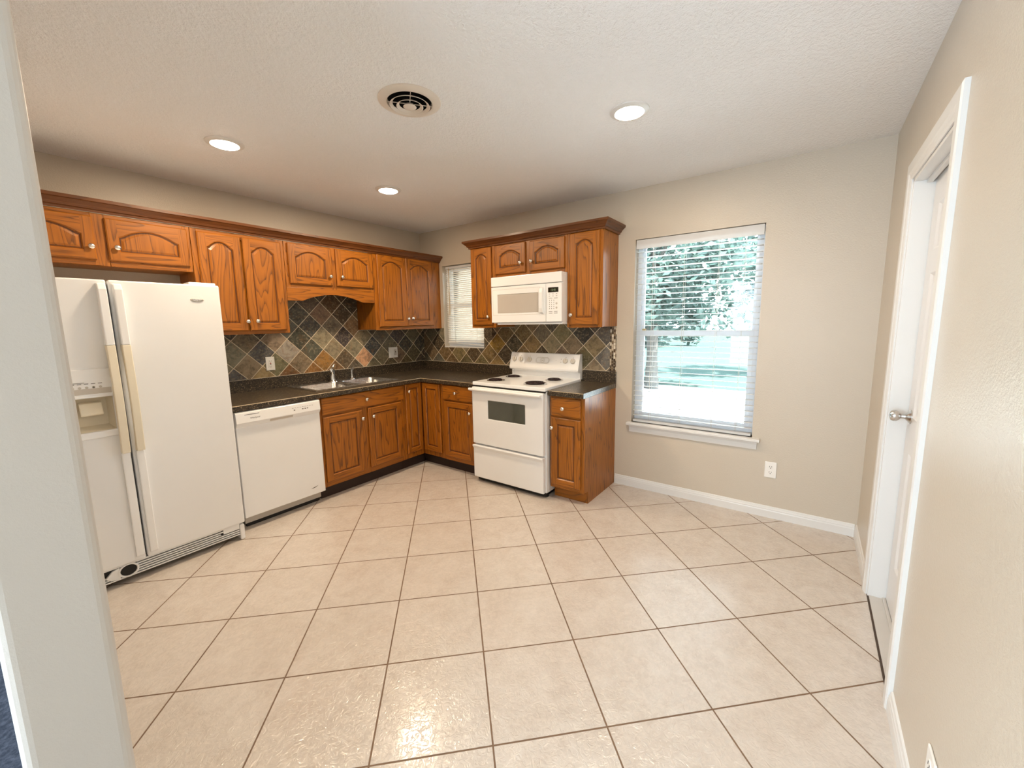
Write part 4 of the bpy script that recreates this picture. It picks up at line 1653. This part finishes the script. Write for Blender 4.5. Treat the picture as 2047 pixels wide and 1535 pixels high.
# oven door
m = MB()
wx0, wx1, wz0, wz1 = 0.187, 0.580, 0.612, 0.776
m.grid_holes([0.004, wx0, wx1, SW - 0.012], [0.368, wz0, wz1, 0.888], {(1, 1)}, -0.642, -0.682, 'y')
od = m.build('oven_door', APPL, st, bevel=0.007, bseg=3)
MB().box(wx0 + 0.001, wx1 - 0.001, -0.6795, -0.650, wz0 + 0.001, wz1 - 0.001).build('oven_window', OVENGL, od)
m = MB()
m.prism([(-0.681, 0.878), (-0.706, 0.880), (-0.716, 0.874), (-0.716, 0.862), (-0.706, 0.856), (-0.681, 0.846)], 'x', -0.014, SW - 0.022)
m.build('door_handle', APPL2, od, bevel=0.005, bseg=3)
MB().box(0.004, SW - 0.008, -0.660, -0.640, 0.888, 0.902).build('vent_gap', BLACK, st)
m = MB()
m.prism([(-0.642, 0.046), (-0.676, 0.046), (-0.680, 0.052), (-0.680, 0.316), (-0.692, 0.336), (-0.698, 0.344), (-0.694, 0.354), (-0.642, 0.354)], 'x', 0.004, SW - 0.012)
m.build('storage_drawer', APPL, st, bevel=0.005, bseg=3)

# ------------------------------------------------------------------ microwave (local x = -1.390 - y)
mw = thing('microwave', 'white over-the-range microwave under the small oak cabinet', 'microwave', (0, -1.386, 0), RS)
MWW = 0.740
m = MB()
m.box(0.002, MWW - 0.002, -0.375, -0.012, 1.448, 1.862)
m.build('body', APPL, mw, bevel=0.003)
m = MB()
m.box(0.055, MWW - 0.002, -0.388, -0.02, 1.434, 1.449)
m.build('underside_tray', APPL, mw, bevel=0.003)
m = MB()
m.box(0.0, MWW, -0.405, -0.373, 1.778, 1.863)
m.build('vent_cover', APPL2, mw, bevel=0.006, bseg=3)
m = MB()
m.grid_holes([0.0, 0.072, 0.512, 0.586], [1.454, 1.538, 1.704, 1.773], {(1, 1)}, -0.373, -0.403, 'y')
md_ = m.build('microwave_door', APPL2, mw, bevel=0.004, bseg=3)
MB().box(0.073, 0.511, -0.4005, -0.380, 1.539, 1.703).build('door_window', MWGL, md_)
m = MB()
zz0, zz1, xa, xb = 1.520, 1.750, 0.018, 0.530
m.box(xa, xb, -0.4034, -0.4020, zz1 - 0.002, zz1)
m.box(xa, xb, -0.4034, -0.4020, zz0, zz0 + 0.002)
m.box(xa, xa + 0.002, -0.4034, -0.4020, zz0, zz1)
m.box(xb - 0.002, xb, -0.4034, -0.4020, zz0, zz1)
m.build('door_outline', LIGHTPRINT, md_)
m = MB()
m.prism([(-0.402, 1.742), (-0.424, 1.738), (-0.434, 1.70), (-0.437, 1.64), (-0.434, 1.57), (-0.424, 1.532), (-0.402, 1.524)], 'x', 0.536, 0.570)
m.build('door_handle', APPL2, md_, bevel=0.006, bseg=3)
m = MB()
m.box(0.590, MWW, -0.403, -0.373, 1.454, 1.773)
cp = m.build('control_panel', APPL2, mw, bevel=0.004, bseg=3)
MB().box(0.612, 0.710, -0.4045, -0.4020, 1.698, 1.738).build('display', DISPLAY, cp)
text_mesh('display_digits', '12:42', 0.022, LEDTXT, cp, (0.661, -0.4048, 1.710), (PI / 2, 0, 0), 0.0002, 'CENTER')
m = MB()
for r_, row in enumerate((1.684, 1.667, 1.650)):
    for c_ in range(3 if r_ < 2 else 2):
        wd = 0.012 if r_ < 2 else 0.034
        xx = 0.618 + c_ * (0.034 if r_ < 2 else 0.050)
        m.box(xx, xx + wd, -0.4040, -0.4025, row - 0.0015, row + 0.0015)
for r_ in range(5):
    for c_ in range(3):
        xx = 0.622 + c_ * 0.021
        zz_ = 1.632 - r_ * 0.017
        m.box(xx, xx + 0.005, -0.4040, -0.4025, zz_ - 0.003, zz_ + 0.003)
for zz_ in (1.540, 1.527):
    for xx in (0.618, 0.668):
        m.box(xx, xx + 0.034, -0.4040, -0.4025, zz_ - 0.0018, zz_ + 0.0018)
m.build('keypad_marks', DARKPRINT, cp)
m = MB()
for zz_ in (1.605, 1.570):
    m.lathe([(0.0, -0.001), (0.009, -0.001), (0.009, 0.0)], (0.692, -0.4035, zz_), 'y', 16)
m.build('start_buttons', LIGHTPRINT, cp)

# ------------------------------------------------------------------ ceiling lights and vent
LPOS = [(-2.330, -0.985, 'recessed ceiling light nearest the refrigerator'), (-1.225, -1.030, 'recessed ceiling light nearest the corner above the sink run'),
        (-1.233, -2.979, 'recessed ceiling light nearest the white door')]
for x, y, lab in LPOS:
    t = thing('ceiling_light', 'round white ' + lab, 'ceiling light', (x, y, ZC), 0, 'recessed ceiling lights')
    MB().lathe([(0.098, 0.0), (0.097, -0.004), (0.088, -0.009), (0.073, -0.012), (0.070, -0.010), (0.070, -0.002)], (0, 0, 0), 'z', 40, caps=False).build('trim_ring', TRIM, t)
    MB().lathe([(0.0, -0.021), (0.03, -0.0205), (0.055, -0.018), (0.066, -0.0135), (0.0695, -0.009), (0.0695, -0.003), (0.0, -0.003)], (0, 0, 0), 'z', 40).build('diffuser', LAMPM, t)
    ld_ = bpy.data.lights.new('downlight', 'AREA')
    ld_.shape = 'DISK'
    ld_.size = 0.13
    ld_.energy = 8.8
    ld_.color = (1.0, 0.77, 0.52)
    lo = bpy.data.objects.new('downlight', ld_)
    COL.objects.link(lo)
    lo.location = (x, y, ZC - 0.024)

vt = thing('ceiling_vent', 'round white ceiling air vent with concentric rings', 'vent', (VX, VY, ZC))
MB().lathe([(0.1025, 0.002), (0.1025, 0.148), (0.0, 0.149)], (0, 0, 0), 'z', 40, caps=False).build('duct_opening', VENTD, vt)  # near-black liner: the shade of a deep duct is put into its colour
MB().lathe([(0.147, 0.0), (0.1465, -0.004), (0.140, -0.008), (0.116, -0.013), (0.106, -0.012), (0.102, -0.001), (0.102, 0.004)], (0, 0, 0), 'z', 56, caps=False).build('outer_ring', VENTM, vt)
for rb, zb in ((0.094, -0.023), (0.063, -0.026)):
    MB().lathe([(rb - 0.012, zb + 0.009), (rb, zb), (rb - 0.0022, zb - 0.0008), (rb - 0.0145, zb + 0.0085), (rb - 0.012, zb + 0.009)], (0, 0, 0), 'z', 48, caps=False).build('vent_ring', VENTM, vt)
MB().lathe([(0.0, -0.031), (0.020, -0.0305), (0.031, -0.027), (0.020, -0.016), (0.0, -0.014)], (0, 0, 0), 'z', 32).build('center_cone', VENTM, vt)
m = MB()
for a in (0.0, PI / 2):
    ca, sa = math.cos(a + 0.9), math.sin(a + 0.9)
    m.tube([(-ca * 0.103, -sa * 0.103, -0.013), (ca * 0.103, sa * 0.103, -0.013)], 0.0018, 6)
m.build('cross_bar', VENTM, vt)


# ------------------------------------------------------------------ outlets (local: plate in xz, front -y)
def outlet(name, label, cat, loc, rz, kind):
    t = thing(name, label, cat, loc, rz)
    w = 0.060 if kind == 'double' else 0.0365
    h = 0.059
    m = MB().box(-w, w, -0.006, 0.0, -h, h)
    m.build('cover_plate', PLATE, t, bevel=0.003, bseg=3)
    if kind == 'duplex':
        for s in (-1, 1):
            zc = s * 0.0205
            f = MB().lathe([(0.0, -0.0018), (0.0155, -0.0016), (0.0165, 0.0)], (0, -0.006, zc), 'y', 24)
            f.build('receptacle', PLATE, t)
            m = MB()
            m.box(-0.0080, -0.0055, -0.0083, -0.0060, zc + 0.000, zc + 0.009)
            m.box(0.0055, 0.0080, -0.0083, -0.0060, zc + 0.001, zc + 0.008)
            m.lathe([(0.0, -0.0003), (0.003, -0.0003), (0.003, 0.002)], (0, -0.0080, zc - 0.007), 'y', 12)
            m.build('slots', BLACK, t)
    elif kind == 'gfci':
        MB().box(-0.017, 0.017, -0.0085, -0.005, -0.034, 0.034).build('receptacle', PLATE, t, bevel=0.001)
        m = MB()
        for s in (-1, 1):
            zc = s * 0.022
            m.box(-0.0080, -0.0058, -0.0088, -0.0070, zc - 0.003, zc + 0.005)
            m.box(0.0058, 0.0080, -0.0088, -0.0070, zc - 0.003, zc + 0.004)
            m.box(-0.002, 0.002, -0.0088, -0.0070, zc - 0.010, zc - 0.006)
        m.box(-0.006, 0.006, -0.0092, -0.007, -0.007, -0.001)
        m.build('slots', BLACK, t)
        MB().box(-0.006, 0.006, -0.0095, -0.007, 0.001, 0.006).build('reset_button', RED, t)
    elif kind == 'double':
        MB().box(0.010, 0.044, -0.0078, -0.005, -0.033, 0.033).build('switch_surround', GREYP, t, bevel=0.001)
        MB().box(0.023, 0.031, -0.0165, -0.006, 0.000, 0.012).build('toggle', DARKPRINT, t, bevel=0.001)
        MB().box(-0.044, -0.010, -0.0070, -0.005, -0.033, 0.033).build('blank_insert', PLATE, t, bevel=0.001)
    return t


outlet('wall_outlet', 'white outlet plate with red reset button on the slate behind the dishwasher', 'outlet', (-1.782, -0.0070, 1.1315), 0, 'gfci')
outlet('light_switch', 'wide white two-gang switch plate on the slate right of the sink', 'light switch', (-0.476, -0.0070, 1.142), 0, 'double')
outlet('wall_outlet', 'white duplex outlet low on the beige wall below the large window', 'outlet', (-0.0005, -3.631, 0.363), RS, 'duplex')
outlet('wall_outlet', 'white outlet plate low on the beige wall in the bottom right corner', 'outlet', (-2.028, YR + 0.0005, 0.262), PI, 'duplex')
